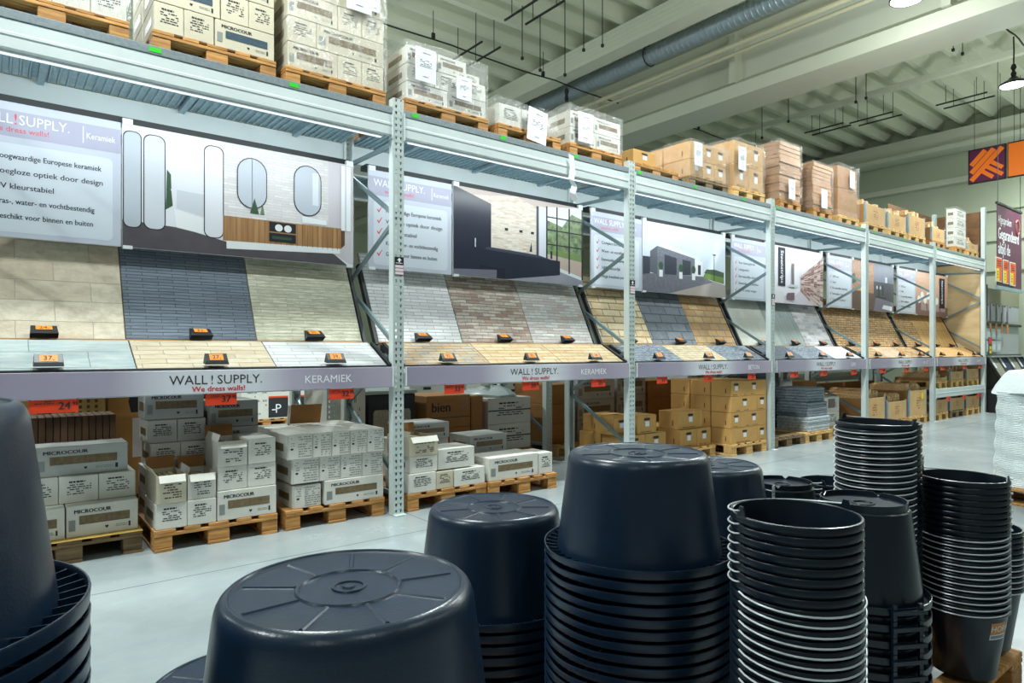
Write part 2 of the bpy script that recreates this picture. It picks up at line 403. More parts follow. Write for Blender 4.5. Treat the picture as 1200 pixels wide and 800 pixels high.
# services below the ceiling
d = thing('spiral_duct', 'grey spiral ventilation duct running beneath the ceiling beside the pipes', 'duct', (10.18, 0, 7.13))
prof = []
seg = MB(); n = 18
V = []; F = []; ys = []
yv = -4.0
while yv < 23: ys += [(yv, .168), (yv+.07, .168), (yv+.08, .177), (yv+.1, .177)]; yv += .11
for yy, r in ys:
    for k in range(n):
        a = 2*PI*k/n; V.append((r*math.cos(a), yy+.05*k/n*0, r*math.sin(a)))
for i in range(len(ys)-1):
    for k in range(n):
        l = (k+1) % n; F.append((i*n+k, (i+1)*n+k, (i+1)*n+l, i*n+l))
seg.add(V, F, 0, True); seg.build('duct_pipe', mat('duct_steel', (160, 174, 182), .38, .35), d)
for yy in (1.5, 5.0, 8.5, 12, 16):
    MB().bar((0, yy, .19), (0, yy, .5), .02, .02).tube([(.19*math.cos(q*PI/12), yy, .19*math.sin(q*PI/12)) for q in range(25)], .012, 6).build('duct_hanger', DARKM, d)
for i, (x, z, r) in enumerate(((10.3, 6.72, .045), (10.52, 6.68, .035))):
    tag(MB().tube([(x, -4, z), (x, 23, z)], r, 10).build('water_pipe', mat('pipe_paint', (206, 202, 170), .5)), ('thicker' if i == 0 else 'thinner')+' cream pipe of the pair running beside the spiral duct', 'pipe')
def cable(name, Y, Z, x0, x1, label, nclip, xs):
    c = thing(name, label, 'cable', (0, Y, Z))
    pts = []; n = 60
    for i in range(n+1):
        x = x0+(x1-x0)*i/n; pts.append((x, .01*math.sin(i*1.7), -.03*abs(math.sin(i*PI/6))))
    MB().tube(pts, .014, 6).build('cable_run', DARKM, c)
    for x in xs:
        MB().bar((x, 0, 0), (x, 0, CEIL-Z), .01, .01).box(x-.03, x+.03, -.02, .02, -.01, .1).build('hanger', DARKM, c)
    return c
cable('power_cable', 10.1, 6.9, -6, 19.2, 'black cable run hanging from rods over the rear aisle', 0, [1.0+2.6*k for k in range(7)])
cable('power_cable', 3.6, 6.9, 2, 17.5, 'black cable run feeding the round hall lamps', 0, [3.2+2.6*k for k in range(6)])
p = at(664, 128, 13.4)
pl = thing('cable_plug', 'black plug dangling from the rear cable run above the wrapped pallets', 'plug', tuple(at(664, 110, 13.79)))
MB().rev([(0,-.16),(.035,-.16),(.045,-.1),(.03,-.03),(.05,.06),(.03,.1),(.008,.12),(.008,.16)], 10).build('plug_body', BLACK, pl)
# hanging rods and short mounting bars
def ceil_bar(px, py, dx, dy, lab):
    # a short bar lying across the ribs, hung by two rods
    Z = 7.0; dd = (Z-CAM_H)*FOC/(HOR-py); c = at(px, py, dd)
    b = thing('mounting_bar', lab, 'mounting bar', (c.x, c.y, c.z))
    MB().box(-.014, .014, -.5, .5, -.014, .014).build('bar', DARKM, b)
    for s_ in (-.3, .3): MB().box(-.005, .005, s_-.005, s_+.005, .014, CEIL+.25-c.z).build('rod', DARKM, b)
for px, py, lab in ((547, 60, 'black mounting bar pair member nearer the cable, above the tall wrapped pallet'), (568, 66, 'black mounting bar just beyond the first, above the tall wrapped pallet'),
                    (613, 10, 'upper black mounting bar near the top, before the ribbed girder'), (638, 15, 'second black mounting bar near the top, before the ribbed girder'),
                    (965, 150, 'black mounting bar over the narrow brown stacks, first of its pair'), (974, 152.5, 'black mounting bar over the narrow brown stacks, second of its pair'),
                    (1020, 138, 'black mounting bar beyond the slim girder, first of the middle pair'), (1031, 141, 'black mounting bar beyond the slim girder, second of the middle pair'),
                    (1126, 116, 'black mounting bar behind the hanging lamp, first of its pair'), (1135, 120, 'black mounting bar behind the hanging lamp, second of its pair')):
    ceil_bar(px, py, 0, 0, lab)

for k, (px, py, z1) in enumerate(((612, 40, 6.5), (633, 55, 6.5), (662, 60, 6.3), (684, 30, 6.6), (706, 25, 6.7), (782, 130, 6.2), (893, 140, 6.3), (924, 120, 6.5), (1003, 95, 6.4), (1015, 90, 6.4), (1117, 30, 6.6), (1128, 35, 6.6))):
    c = at(px, py, (z1+.4-CAM_H)*FOC/(HOR-py))
    if abs(c.x-10.2) < .6 or abs(c.x-9.4) < .3 or abs(c.x-11.1) < .5: c.x += 1.2
    o = MB().box(-.006, .006, -.006, .006, z1, CEIL+.25).box(-.02, .02, -.02, .02, z1-.05, z1).build('hanger_rod', DARKM, None, (c.x, c.y, 0))
    tag(o, 'thin dark rod hanging from the ceiling ribs, %s counting from the tall wrapped load' % ORD[k+1], 'hanger rod')

# ------------------------------------------------------------------ hall lamps
def make_lamp(x, y, z, label, vis=True):
    o = thing('high_bay_lamp', label, 'lamp', (x, y, z))
    MB().rev([(0,.13),(.06,.13),(.09,.09),(.15,.06),(.215,.02),(.215,-.01),(.2,-.012),(.2,.0),(0,.0)], 28).build('housing', BLACK, o)
    MB().rev([(0,-.004),(.198,-.004)], 28).build('diffuser', mat('lamp_glow', (250, 252, 255), emit=9), o)
    MB().rev([(0,.36),(.03,.36),(.045,.3),(.02,.25),(.045,.2),(.03,.13),(0,.13)], 10).build('connector', BLACK, o)
    MB().tube([(0,0,.34),(.02,0,.6),(0,0,.85)], .012, 6).build('suspension', DARKM, o)
    l = bpy.data.lights.new('lamp_light', 'AREA'); l.shape = 'DISK'; l.size = .4; l.energy = LAMP_W*(.12 if y < 0 else 1); l.color = (.91, 1, .985)
    lo = bpy.data.objects.new('lamp_light', l); COL.objects.link(lo); lo.parent = o; lo.location = (0, 0, -.02)
    l = bpy.data.lights.new('ceiling_fill', 'POINT'); l.shadow_soft_size = .2; l.energy = UP_W*(.25 if y < 0 else 1); l.color = (.91, 1, .985)      # added fill light below the lamp, brightens the ceiling
    lo = bpy.data.objects.new('ceiling_fill', l); COL.objects.link(lo); lo.parent = o; lo.location = (0, 0, -.35)
    return o
for i, (x, y, z) in enumerate(LAMPS+LAMPS_BACK):
    if i == 4: lab = 'round black hall lamp hanging beyond the wide girder, fully in view'
    elif i == 3: lab = 'round black hall lamp cut by the top edge of the photo'
    else: lab = 'round black hall lamp, %s one of those hanging out of view' % ORD[i+1]
    make_lamp(x, y, z, lab)

# ------------------------------------------------------------------ pallet rack
def post_mesh(z1):
    m = MB(); w_ = .048
    m.box(-w_, w_, -.002, .002, 0, z1, 0)
    m.box(-w_, -w_+.003, .002, .07, 0, z1, 1); m.box(w_-.003, w_, .002, .07, 0, z1, 1)
    m.box(-w_+.003, -w_+.02, .067, .07, 0, z1, 1); m.box(w_-.02, w_-.003, .067, .07, 0, z1, 1)
    return m.mesh('upright_post', [PERF, STEEL])
POST = post_mesh(3.34)
POSTHI = post_mesh(4.36)
FOOT = MB().cbox(-.05, .05, -.05, .09, .001, .008, .002).mesh('foot_plate', STEEL)
def beam_mesh(L, h, z0=0):
    m = MB(); a = L/2
    pts = [(0,0),(0,h*.42),(-.004,h*.45),(-.004,h*.55),(0,h*.58),(0,h),(.05,h),(.05,0)]
    V = [(-a, q, z) for q, z in pts]+[(a, q, z) for q, z in pts]; n = len(pts)
    m.add(V, [(i, n+i, n+(i+1) % n, (i+1) % n) for i in range(n)]+[tuple(range(n)), tuple(range(2*n-1, n-1, -1))])
    for sx in (-1, 1): m.box(sx*a-(.006 if sx > 0 else 0)-(0 if sx > 0 else 0), sx*a+(.006 if sx < 0 else 0), -.012, .052, -.03, h+.03)
    return m.mesh('beam', STEEL)
BEAM = beam_mesh(2.7, .16)
def deck_mesh(L, dpt):
    m = MB(); x = -L/2; P = []
    while x < L/2-.02: P += [(x, 0), (x+.01, 0), (x+.016, .014), (x+.05, .014)]; x += .054
    V = []; F = []
    for a, z in P: V += [(a, 0, z), (a, dpt, z)]
    for i in range(len(P)-1): F.append((2*i, 2*i+2, 2*i+3, 2*i+1))
    m.add(V, F); m.box(-L/2, L/2, 0, dpt, .016, .045)
    for k in (-1, 0, 1): m.box(k*.9-.02, k*.9+.02, 0, dpt, -.03, 0)
    return m.mesh('deck', GALV)
DECK = deck_mesh(2.69, .92)
LIP = MB().cbox(-1.345, 1.345, 0, .02, 0, .055, .003).mesh('deck_lip', GALVL)
BRACES = [((0,.04,2.41),(0,.95,2.94)), ((0,.04,2.39),(0,.95,1.93)), ((0,.95,1.91),(0,.04,1.36)), ((0,.04,1.33),(0,.95,.85)), ((0,.95,.82),(0,.04,.3)), ((0,.05,3.0),(0,.95,3.02)), ((0,.05,.16),(0,.95,.16))]
BRM = [MB().bar(a, b, .022, .035).mesh('brace', BRACE) for a, b in BRACES]
CHIP = MB().quad(-.035, .035, 0, .03, 0).mesh('shelf_sticker', GREEN)
def rack(label, y0, first, hi_end, front=True):
    R = thing('pallet_rack', label, 'pallet rack', (0, y0, 0))
    for i, x in enumerate(POSTX):
        if i < first: continue
        hi = hi_end and i == 6
        for yy, rz in ((0, 0), (1.0, PI)):
            put('upright_post', POSTHI if hi else POST, R, (x, yy, .008), (0, 0, rz)); put('foot_plate', FOOT, R, (x, yy, 0), (0, 0, rz))
        for b in BRM: put('brace', b, R, (x, 0, 0))
    for i in range(6):
        xc = POSTX[i]+1.4
        put('beam', BEAM, R, (xc, .0, 3.05)); put('beam', BEAM, R, (xc, 1.0, 3.05), (0, 0, PI))
        put('deck', DECK, R, (xc, .04, 3.212))
        if front: put('deck_lip', LIP, R, (xc, -.005, 3.215))
    return R
RK = rack('long grey steel pallet rack with upright posts holding the tile displays', FRONT, 0, True)
RK2 = rack('second grey steel pallet rack standing back to back behind the displays', 6.05, 0, False, False)
bpy.context.view_layer.update()
for px in (182, 345, 487, 590, 675, 750, 815, 872, 912, 962, 1008, 1026, 1060, 1098, 1125):
    put('shelf_sticker', CHIP, RK, (xat(px, FRONT-.01), -.007, 3.228))
# lower shelf level that carries the display boards, and the low beam in the last bay
for i in range(6):
    xc = POSTX[i]+1.4
    put('beam', MB().box(-1.345, 1.345, .0, .05, 0, .12).mesh('beam', STEEL) if i == 0 else bpy.data.meshes['beam.001'], RK, (xc, 0, 1.03))
    MB().box(-1.33, 1.33, 5.135-FRONT, 5.175-FRONT, 1.30, 1.37).build('ledge', BLACK, RK, (xc, 0, 0))
    MB().box(-1.33, 1.33, .5, .62, 2.955, 3.0).build('hang_rail', DARKM, RK, (xc, .22, 0))
    for sx in (-1, 1):
        MB().bar((sx*1.345, .03, 1.19), (sx*1.345, .37, 1.37), .03, .05).bar((sx*1.345, .5, 1.37), (sx*1.345, .86, 2.1), .03, .05).build('slanted_support', DARKM, RK, (xc, 0, 0))
put('beam', bpy.data.meshes['beam'], RK, (POSTX[5]+1.4, 0, .44)); MB().box(-1.34, 1.34, .05, .95, .58, .6).build('shelf', GALV, RK, (POSTX[5]+1.4, 0, 0))
put('beam', bpy.data.meshes['beam'], RK2, (POSTX[4]+1.4, 0, .75))
# plywood end panels
def flat(name, label, cat, x0, x1, y0, y1, z0, z1, m):
    o = MB().cbox(x0, x1, y0, y1, z0, z1, .002).build(name, m); return tag(o, label, cat)
flat('plywood_panel', 'pale plywood panel closing the far end of the rack below the shelf', 'panel', 16.625, 16.665, 4.74, 5.7, 1.30, 3.2, PLY)
flat('plywood_panel', 'pale plywood strip under the end panel beside the last slanted boards', 'panel', 16.625, 16.665, 4.74, 5.7, .001, 1.298, PLY)
flat('plywood_panel', 'dark brown plywood panel standing above the shelf at the far rack end', 'panel', 16.625, 16.665, 4.74, 5.7, 3.202, 4.3, PLYD)
flat('plywood_panel', 'dark brown plywood sheet leaning at the rear of the last top bay', 'panel', 14.2, 16.44, 5.703, 5.715, 3.262, 4.3, PLYD)
# led strips under the front beam
for i in range(6):
    xc = POSTX[i]+1.4
    o = thing('strip_light', 'slim white strip light under the front beam above the %s' % ('first second third fourth fifth last'.split()[i]+' bay'), 'strip light', (xc, FRONT+.052, 3.032))
    MB().cbox(-1.3, 1.3, 0, .03, .005, .018, .003).build('housing', WHITE, o)
    MB().cbox(-1.28, 1.28, .006, .024, -.004, .006, .003).build('tube', mat('strip_glow', (240, 248, 255), emit=.9), o)
    l = bpy.data.lights.new('strip_light', 'AREA'); l.shape = 'RECTANGLE'; l.size = 2.5; l.size_y = .03; l.energy = LED_W; l.color = (.89, .98, 1)
    lo = bpy.data.objects.new('strip_beam', l); COL.objects.link(lo); lo.parent = o; lo.location = (0, .03, -.012); lo.rotation_euler = (math.radians(58), 0, 0)

# ------------------------------------------------------------------ display panels above the boards
BAYN = ['bathroom picture', 'kitchen picture', 'brick house picture', 'white room picture', 'dining room picture', 'last picture']
def panel_frame(o, W, H, both=True):
    MB().cbox(-W/2, W/2, 0, .02, 0, H, .003).build('backing', mat('panel_white', (222, 226, 232), .35), o)
    c = MB()
    for x in ((-W/2+.036, W/2-.036) if both else (-W/2+.036,)): c.box(x-.032, x+.032, -.006, .026, H-.01, H+.035); c.box(x-.03, x+.03, -.006, .026, -.012, .012)
    c.build('clip', WHITE, o)
PANW = .884; PZ, PH, PY = 2.062, .883, 5.40
TITLES = ['Keramiek', 'Keramiek', 'Beton', 'Gips', 'Hout', 'Hout']
LINES = [['Hoogwaardige Europese keramiek', 'Voegloze optiek door design', 'UV kleurstabiel', 'Kras-, water- en vochtbestendig', 'Geschikt voor binnen en buiten']]*2 + [
    ['Compact formaat', 'Weer- en vorstbestendig', 'Eenvoudig te verwerken', '100% natuurlijk', 'Hoge kwaliteit performance'],
    ['Voor binnengebruik', 'Lichtgewicht', 'Een natuurlijke uitstraling', 'Eenvoudig te verwerken', 'Met of zonder voegen'],
    ['100% hout', 'Uniek', 'Een natuurlijke uitstraling', 'Eenvoudig te monteren', 'Voor wand en plafond'],
    ['100% hout', 'Uniek', 'Een natuurlijke uitstraling', 'Snel te monteren', 'Voor wand en plafond']]
LAV = mat('lavender_print', (168, 168, 190), .4); PALE = mat('pale_print', (196, 202, 216), .4); PALER = mat('pale_card', (214, 222, 232), .4); DKT = mat('dark_text', (40, 46, 60), .5); REDT = mat('red_text', (226, 66, 72), .5)
def text_panel(i):
    xl = POSTX[i]+.07
    if i >= 3: xl += .02
    o = thing('information_panel', 'white text panel with red ticks beside the %s' % BAYN[i], 'panel', (xl+PANW/2, PY, PZ))
    panel_frame(o, PANW, PH, False)
    W = PANW; a = -W/2
    m = MB(); m.quad(a+.002, -a-.002, .002, PH-.002, -.0012, 0)
    m.quad(a+.002, -a-.002, PH-.225, PH-.055, -.0018, 1)
    R = .035; x0, x1, z0, z1 = a+.05, -a-.05, .035, PH-.27
    rr = []
    for cx, cz, s0 in ((x1-R, z1-R, 0), (x0+R, z1-R, 1), (x0+R, z0+R, 2), (x1-R, z0+R, 3)):
        for k in range(5): q = (s0+k/4)*PI/2; rr.append((cx+R*math.cos(q), cz+R*math.sin(q)))
    m.poly(rr, -.0018, 2)
    m.build('printed_face', [PALE, LAV, PALER], o)
    t = MB(); y = -.0026
    t.text('WALL', .092, a+.05, PH-.14, y, 0, sx=.9); t.text('SUPPLY.', .092, a+.30, PH-.14, y, 0, sx=.88); t.text('!', .1, a+.272, PH-.142, y, 1)
    t.text('we dress walls!', .05, a+.16, PH-.195, y, 1, rot=.01); t.quad(a+.655, a+.661, PH-.19, PH-.075, y, 0)
    t.text(TITLES[i], .06, a+.675, PH-.155, y, 0, sx=.74)
    for k, l in enumerate(LINES[i]):
        z = PH-.37-k*.098
        t.text(l, .052, a+.17, z, y, 2, sx=.82 if len(l) > 27 else 1, bold=.0008)
        t.add([(a+.08, y, z+.02), (a+.09, y, z+.024), (a+.1, y, z+.008), (a+.13, y, z+.052), (a+.136, y, z+.05), (a+.102, y, z-.008)], [(0,1,2,5), (2,3,4,5)], 1)
    t.build('lettering', [WINK, REDT, DKT], o)
    return o
for i in range(6): text_panel(i)
def P(name, c, rough=.45, **k): return mat('print_'+name, c, rough, **k)
def rrect(u0, u1, v0, v1, r=.06, asp=2.0):
    out = []; ru = r/asp
    for cu, cv, s0 in ((u1-ru, v1-r, 0), (u0+ru, v1-r, 1), (u0+ru, v0+r, 2), (u1-ru, v0+r, 3)):
        for k in range(6): q = (s0+k/5)*PI/2; out.append((cu+ru*math.cos(q), cv+r*math.sin(q)))
    return out
def picture(i, label, shapes, W, xl, banner=None):
    o = thing('picture_panel', label, 'picture', (xl+W/2, PY, PZ))
    panel_frame(o, W, PH)
    m = MB(); mats = []
    def mi(x):
        if x not in mats: mats.append(x)
        return mats.index(x)
    for k, (mt, pts) in enumerate(shapes):
        m.poly([(-W/2+.002+u*(W-.004), .002+v*(PH-.004)) for u, v in pts], -.0010-.00012*k, mi(mt))
    m.build('printed_picture', mats, o)
    if banner:
        u0, u1, v0, v1 = banner
        MB().quad(-W/2+u0*W, -W/2+u1*W, v0*PH, v1*PH, -.012).box(-W/2+u0*W, -W/2+u1*W, -.0118, -.006, v0*PH, v1*PH).build('black_banner', NAVY, o)
        MB().text('Steenstrips', .115, -W/2+(u0+u1)/2*W-.035, v1*PH-.04, -.0128, 0, rot=-PI/2, bold=.002).build('banner_lettering', WINK, o)
    return o
def q4(u0, u1, v0, v1): return [(u0,v0),(u1,v0),(u1,v1),(u0,v1)]
def ring(mt, bg, u0, u1, v0, v1, r, t=.008): return [(mt, rrect(u0, u1, v0, v1, r)), (bg, rrect(u0+t/2, u1-t/2, v0+t, v1-t, r-t/2))]
Wp = 1.766
lt = P('light_wall', (226, 228, 234)); fl = P('slate_floor', (84, 78, 84), noise=.12, nscale=8); bk = P('black_line', (30, 32, 38)); glass = P('mirror_glass', (186, 194, 204))
oak = wood('print_oak', (150, 108, 66), (182, 138, 92), .5, 0, (20, 1, 1)); wht = P('white', (238, 240, 242)); gr = P('leaf', (52, 84, 58)); cur = P('curtain', (206, 200, 206)); lg = P('light_grey', (206, 210, 218))
tile('print_white_brick', (232, 230, 230), (214, 210, 210), (200, 198, 200), .12, .022, .002, (205, 196, 190), .5, (8, 30), bump=0)
wb = MATS['print_white_brick']
A = [(lt, q4(0,1,0,1)), (fl, [(0,0),(.9,0),(.97,.0),(.86,.16),(.4,.12),(.22,.2),(0,.22)]), (cur, [(.86,.14),(1,-.0+.0),(1,1),(.86,1)]),
     (wb, q4(.38,.87,.16,1)), (wht, [(.2,.2),(.39,.14),(.39,.26),(.19,.36)]), (lg, [(.2,.36),(.39,.28),(.39,.5),(.2,.52)])]
A += ring(bk, glass, .002, .07, .16, .95, .05) + ring(bk, lg, .075, .158, .16, .95, .06) + ring(bk, lt, .307, .389, .14, .95, .06)
A += [(gr, [(.158,.34),(.185,.38),(.18,.5),(.162,.58)]), (gr, [(.16,.5),(.18,.52),(.178,.64),(.163,.68)])]
A += [(wht, [(.4,.06),(.93,.11),(.93,.16),(.4,.13)]), (oak, [(.385,.13),(.935,.16),(.935,.36),(.385,.35)]), (P('oak_dark', (96, 70, 46)), [(.935,.16),(.955,.2),(.955,.36),(.935,.36)])]
for k in range(22): A.append((P('oak_line', (128, 92, 58)), q4(.39+.025*k, .392+.025*k, .14, .35)))
A += [(bk, q4(.586,.71,.165,.345)), (P('oak_shelf', (176, 134, 90)), q4(.586,.71,.245,.255)), (gr, q4(.6,.69,.19,.215))]
for c in (.63, .672): A.append((wht, [(c+.018*math.cos(q*PI/6), .295+.034*math.sin(q*PI/6)) for q in range(12)]))
A += ring(bk, glass, .444, .576, .44, .9, .13) + ring(bk, glass, .70, .834, .44, .92, .13)
A += [(wht, [(.74,.37),(.86,.37),(.86,.42),(.74,.43)]), (gr, [(.5,.4),(.54,.4),(.52,.54)]), (P('leaf_light', (96, 132, 96)), [(.545,.4),(.565,.4),(.556,.5)]), (P('window_light', (240, 244, 248)), q4(.935,.985,.34,.98)), (cur, q4(.955,.962,.34,.98)), (P('pale_window', (216, 222, 230)), q4(.79,.82,.55,.86))]
picture(0, 'wide bathroom picture with oak vanity and two rounded mirrors', A, Wp, POSTX[0]+.96)
nav = P('navy_unit', (40, 44, 60), .3); tile('print_cream_brick', (226, 216, 202), (198, 178, 160), (214, 204, 190), .1, .02, .002, (244, 240, 232), .7, (6, 26), bump=0)
cb = MATS['print_cream_brick']; trees = P('trees', (120, 140, 100), noise=.6, nscale=16)
B = [(P('ceiling_shadow', (196, 180, 172)), q4(0,1,0,1)), (P('grey_floor', (150, 150, 166), noise=.12, nscale=3), q4(0,1,0,.3)), (cb, [(0,.98),(.245,.86),(.62,.8),(.62,.28),(.2,.3),(.2,.6)]), (cb, [(0,.9),(.45,1),(.62,.9),(.62,.7),(0,.6)]),
     (P('column', (214, 216, 226)), q4(.625,.69,.3,.93)), (P('column_side', (70, 74, 90)), q4(.605,.625,.3,.93)), (P('outdoor_sky', (226, 234, 236)), [(.69,.2),(1,.06),(1,1),(.69,.94)]),
     (trees, [(.69,.42),(1,.35),(1,.85),(.9,.9),(.82,.72),(.69,.78)]), (P('terrace', (196, 176, 166)), [(.69,.25),(1,.1),(1,.33),(.69,.38)]), (P('lawn', (120, 146, 84)), [(.69,.36),(1,.3),(1,.38),(.69,.42)])]
for u in (.69, .775, .88, .995): B.append((bk, q4(u-.006, u+.006, .25-(u-.69)*.6, .95+(u-.69)*.1)))
for v in (.48, .66, .82): B.append((bk, [(.69,v-.008),(1,v-.012),(1,v+.004),(.69,v+.008)]))
B += [(nav, [(0,.02),(.26,.06),(.26,.86),(0,1)]), (P('navy_top', (62, 66, 84)), [(.2,.31),(.6,.28),(.78,.27),(.62,.33),(.24,.36)]), (nav, [(.18,.0),(.36,.0),(.8,.11),(.8,.285),(.2,.33)]), (P('navy_shade', (22, 26, 42)), [(.18,.0),(.36,.0),(.36,.12),(.18,.14)]),
      (P('island_gap', (112, 112, 128)), [(.0,.0),(.3,.0),(.3,.1),(.0,.07)]), (lg, q4(.145,.152,.34,.44)), (bk, [(.55,.36),(.57,.36),(.565,.48)]), (bk, q4(.72,.735,.3,.4))]
for u in (.36, .47, .56): B.append((bk, q4(u, u+.025, .575, .605)))
picture(1, 'wide kitchen picture with navy units and tall garden window', B, Wp, POSTX[1]+.97)
sky = P('sky', (214, 224, 236), noise=.07, nscale=2.2); gb = P('grey_brick', (116, 120, 132), noise=.22, nscale=30); dd = P('dark_door', (52, 56, 72))
Cc = [(sky, q4(0,1,0,1)), (P('drive', (112, 112, 124), noise=.15, nscale=20), [(0,0),(.9,0),(.86,.22),(.7,.3),(0,.26)]), (P('pavement', (176, 166, 160)), [(.3,0),(1,0),(1,.2),(.86,.24)]), (P('grass', (112, 142, 66)), [(.7,.28),(.98,.22),(.98,.34),(.74,.38)]), (P('hedge', (64, 84, 60)), [(.72,.36),(.98,.32),(.98,.4),(.86,.43),(.75,.42)]),
      (dd, [(0,.24),(.08,.26),(.08,.5),(0,.5)]), (P('white_roof', (232, 236, 242)), [(.16,.66),(.22,.72),(.66,.58),(.66,.52),(.2,.68)]), (P('brick_side', (92, 96, 108)), [(.08,.28),(.16,.26),(.16,.67),(.08,.58)]), (gb, [(.16,.26),(.6,.3),(.6,.56),(.16,.67)]), (wht, [(.6,.3),(.7,.32),(.7,.52),(.6,.55)]),
      (dd, [(.24,.27),(.38,.28),(.38,.53),(.24,.56)]), (dd, [(.45,.29),(.55,.3),(.55,.51),(.45,.52)]), (dd, q4(.64,.675,.32,.47)), (bk, q4(.845,.852,.24,.66)), (bk, q4(.83,.87,.65,.67))]
for u in (.2, .43, .585):
    Cc += [(wht, q4(u-.02, u+.02, .23, .33)), (gr, [(u+.025*math.cos(q*PI/5), .39+.06*math.sin(q*PI/5)) for q in range(10)])]
picture(2, 'wide picture of a grey brick house with two dark doors', Cc, Wp, POSTX[2]+.97)
Dd = [(P('white_room', (232, 228, 234)), q4(0,1,0,1)), (P('pink_floor', (214, 204, 214)), [(.3,0),(1,0),(.62,.3),(.45,.1),(.3,.14)]), (P('cream_floor', (226, 222, 226)), q4(0,.3,0,.2))]
bw = [P('wall_brick_%s' % n, c) for n, c in (('light', (206, 176, 166)), ('mid', (176, 136, 122)), ('dark', (140, 100, 92)), ('pale', (224, 204, 198)))]
R_ = random.Random(3)
for k in range(22):
    v0 = .04+k*.044; 
    for j in range(7):
        def F2(u, v): 
            s = (u-.58)/.42; return (u, .38+(v-.38)*(.28+.85*s))
        a = .58+.06*j; b = a+.058
        Dd.append((R_.choice(bw), [F2(a, v0-.15), F2(b, v0-.15), F2(b, v0-.112), F2(a, v0-.112)]))
Dd = [(m, [(min(max(u, 0), 1), min(max(v, 0), 1)) for u, v in p]) for m, p in Dd]
Dd += [(P('grey_door', (120, 112, 112)), q4(.42,.455,.28,.72)), (P('plum_seat', (112, 86, 96)), [(.34,.08),(.46,.06),(.46,.2),(.34,.18)]), (lg, q4(.36,.52,.3,.34))]
picture(3, 'picture of a white room with a fanning red brick wall', Dd, Wp-.02, POSTX[3]+.98, (.2, .31, .3, .97))
Ee = [(P('warm_brick', (172, 128, 100), noise=.35, nscale=26), q4(0,.62,0,1)), (P('slate_wall', (122, 128, 142), noise=.1, nscale=5), q4(.5,1,0,1)), (P('dark_wall', (72, 72, 82)), q4(.5,1,.12,.62)), (P('brown_floor', (104, 74, 62), noise=.2, nscale=14), [(0,0),(.55,0),(.5,.36),(0,.4)]), (P('violet_floor', (126, 116, 136)), [(.5,0),(1,0),(1,.2),(.55,.3)]),
      (gr, [(0,.5),(.1,.56),(.06,.74),(0,.7)]), (P('flowers', (214, 170, 80)), [(.1,.38),(.3,.4),(.28,.48),(.12,.47)]), (bk, q4(.6,.64,.3,.54)), (bk, q4(.7,.74,.34,.56)), (lg, q4(.78,.83,.62,.74)), (wht, [(.7,.06),(.95,.02),(.95,.12),(.74,.14)]), (bk, [(.55,.28),(.8,.26),(.8,.3),(.55,.32)])]
for u in (.58, .66): Ee.append((lg, [(u+.02*math.cos(q*PI/5), .5+.04*math.sin(q*PI/5)) for q in range(10)]))
picture(4, 'picture of a dark dining room with warm brick wall', Ee, Wp-.02, POSTX[4]+.98)
Ff = [(P('wood_wall', (206, 164, 136), noise=.12, nscale=22), q4(0,1,0,1)), (P('rug', (132, 96, 90)), [(0,0),(1,0),(1,.22),(0,.3)])]
for k in range(7): Ff.append((wht, [(.1+.09*k+.05*math.cos(q*PI/5), .36+.1*(k % 2)+.09*math.sin(q*PI/5)) for q in range(10)]))
for k in range(4): Ff.append((P('mauve', (176, 152, 152)), [(.15+.2*k,.12),(.32+.2*k,.1),(.3+.2*k,.26),(.16+.2*k,.28)]))
picture(5, 'last picture of white cushions before a pale wood wall', Ff, Wp-.02, POSTX[5]+.98, (.72, .88, .2, .93))

# ------------------------------------------------------------------ slanted tile boards
T = {}
def tl(k, *a, **kw): T[k] = tile('tile_'+k, *a, **kw)
tl('beige_stone', (220, 210, 188), (206, 190, 166), (180, 168, 146), .42, .155, .0025, (180, 166, 146), .7, (5, 7), bump=.8)
tl('slate_strip', (122, 134, 147), (98, 110, 124), (68, 78, 92), .2, .026, .0025, (118, 130, 142), .7, (4, 30), bump=.9)
tl('green_beige_strip', (226, 224, 204), (206, 204, 182), (176, 172, 150), .22, .03, .002, (166, 164, 134), .8, (5, 30), bump=.8)
tl('pale_blue_stone', (164, 178, 180), (150, 166, 170), (130, 144, 148), .6, .2, .003, (186, 190, 184), .8, (3, 14), bump=.9)
tl('cream_strip', (206, 198, 178), (194, 180, 154), (160, 148, 126), .3, .06, .003, (184, 160, 130), .8, (4, 26), bump=.8)
tl('white_strip', (208, 212, 213), (188, 192, 195), (158, 162, 166), .3, .05, .003, (190, 184, 178), .6, (3, 22), bump=.8)
tl('white_thin_strip', (234, 236, 236), (210, 212, 214), (160, 160, 164), .18, .035, .003, (206, 200, 194), .4, (4, 20))
tl('brown_strip', (216, 204, 190), (156, 120, 98), (124, 110, 100), .16, .036, .003, (118, 122, 128), .6, (5, 24), bias=-.1, bump=.9)
tl('pink_grey_strip', (216, 214, 210), (178, 150, 134), (158, 152, 150), .18, .036, .003, (160, 172, 174), .7, (5, 24), bias=-.2, bump=.9)
tl('rust_stone', (196, 180, 150), (190, 146, 92), (128, 118, 104), .2, .05, .004, (140, 154, 158), .95, (5, 14), bump=.9)
tl('sand_stone', (204, 184, 146), (194, 158, 108), (158, 134, 100), .24, .06, .004, (206, 190, 160), .8, (4, 14), bump=.9)
tl('cream_block', (222, 204, 164), (200, 168, 118), (146, 124, 92), .3, .09, .008, (226, 214, 184), .7, (4, 8), bump=1)
tl('blue_block', (112, 120, 128), (90, 98, 108), (62, 68, 76), .3, .12, .008, (134, 142, 152), .4, (4, 6))
tl('tan_block', (208, 170, 108), (178, 130, 70), (150, 120, 82), .2, .1, .009, (146, 138, 124), .7, (4, 6), bump=1)
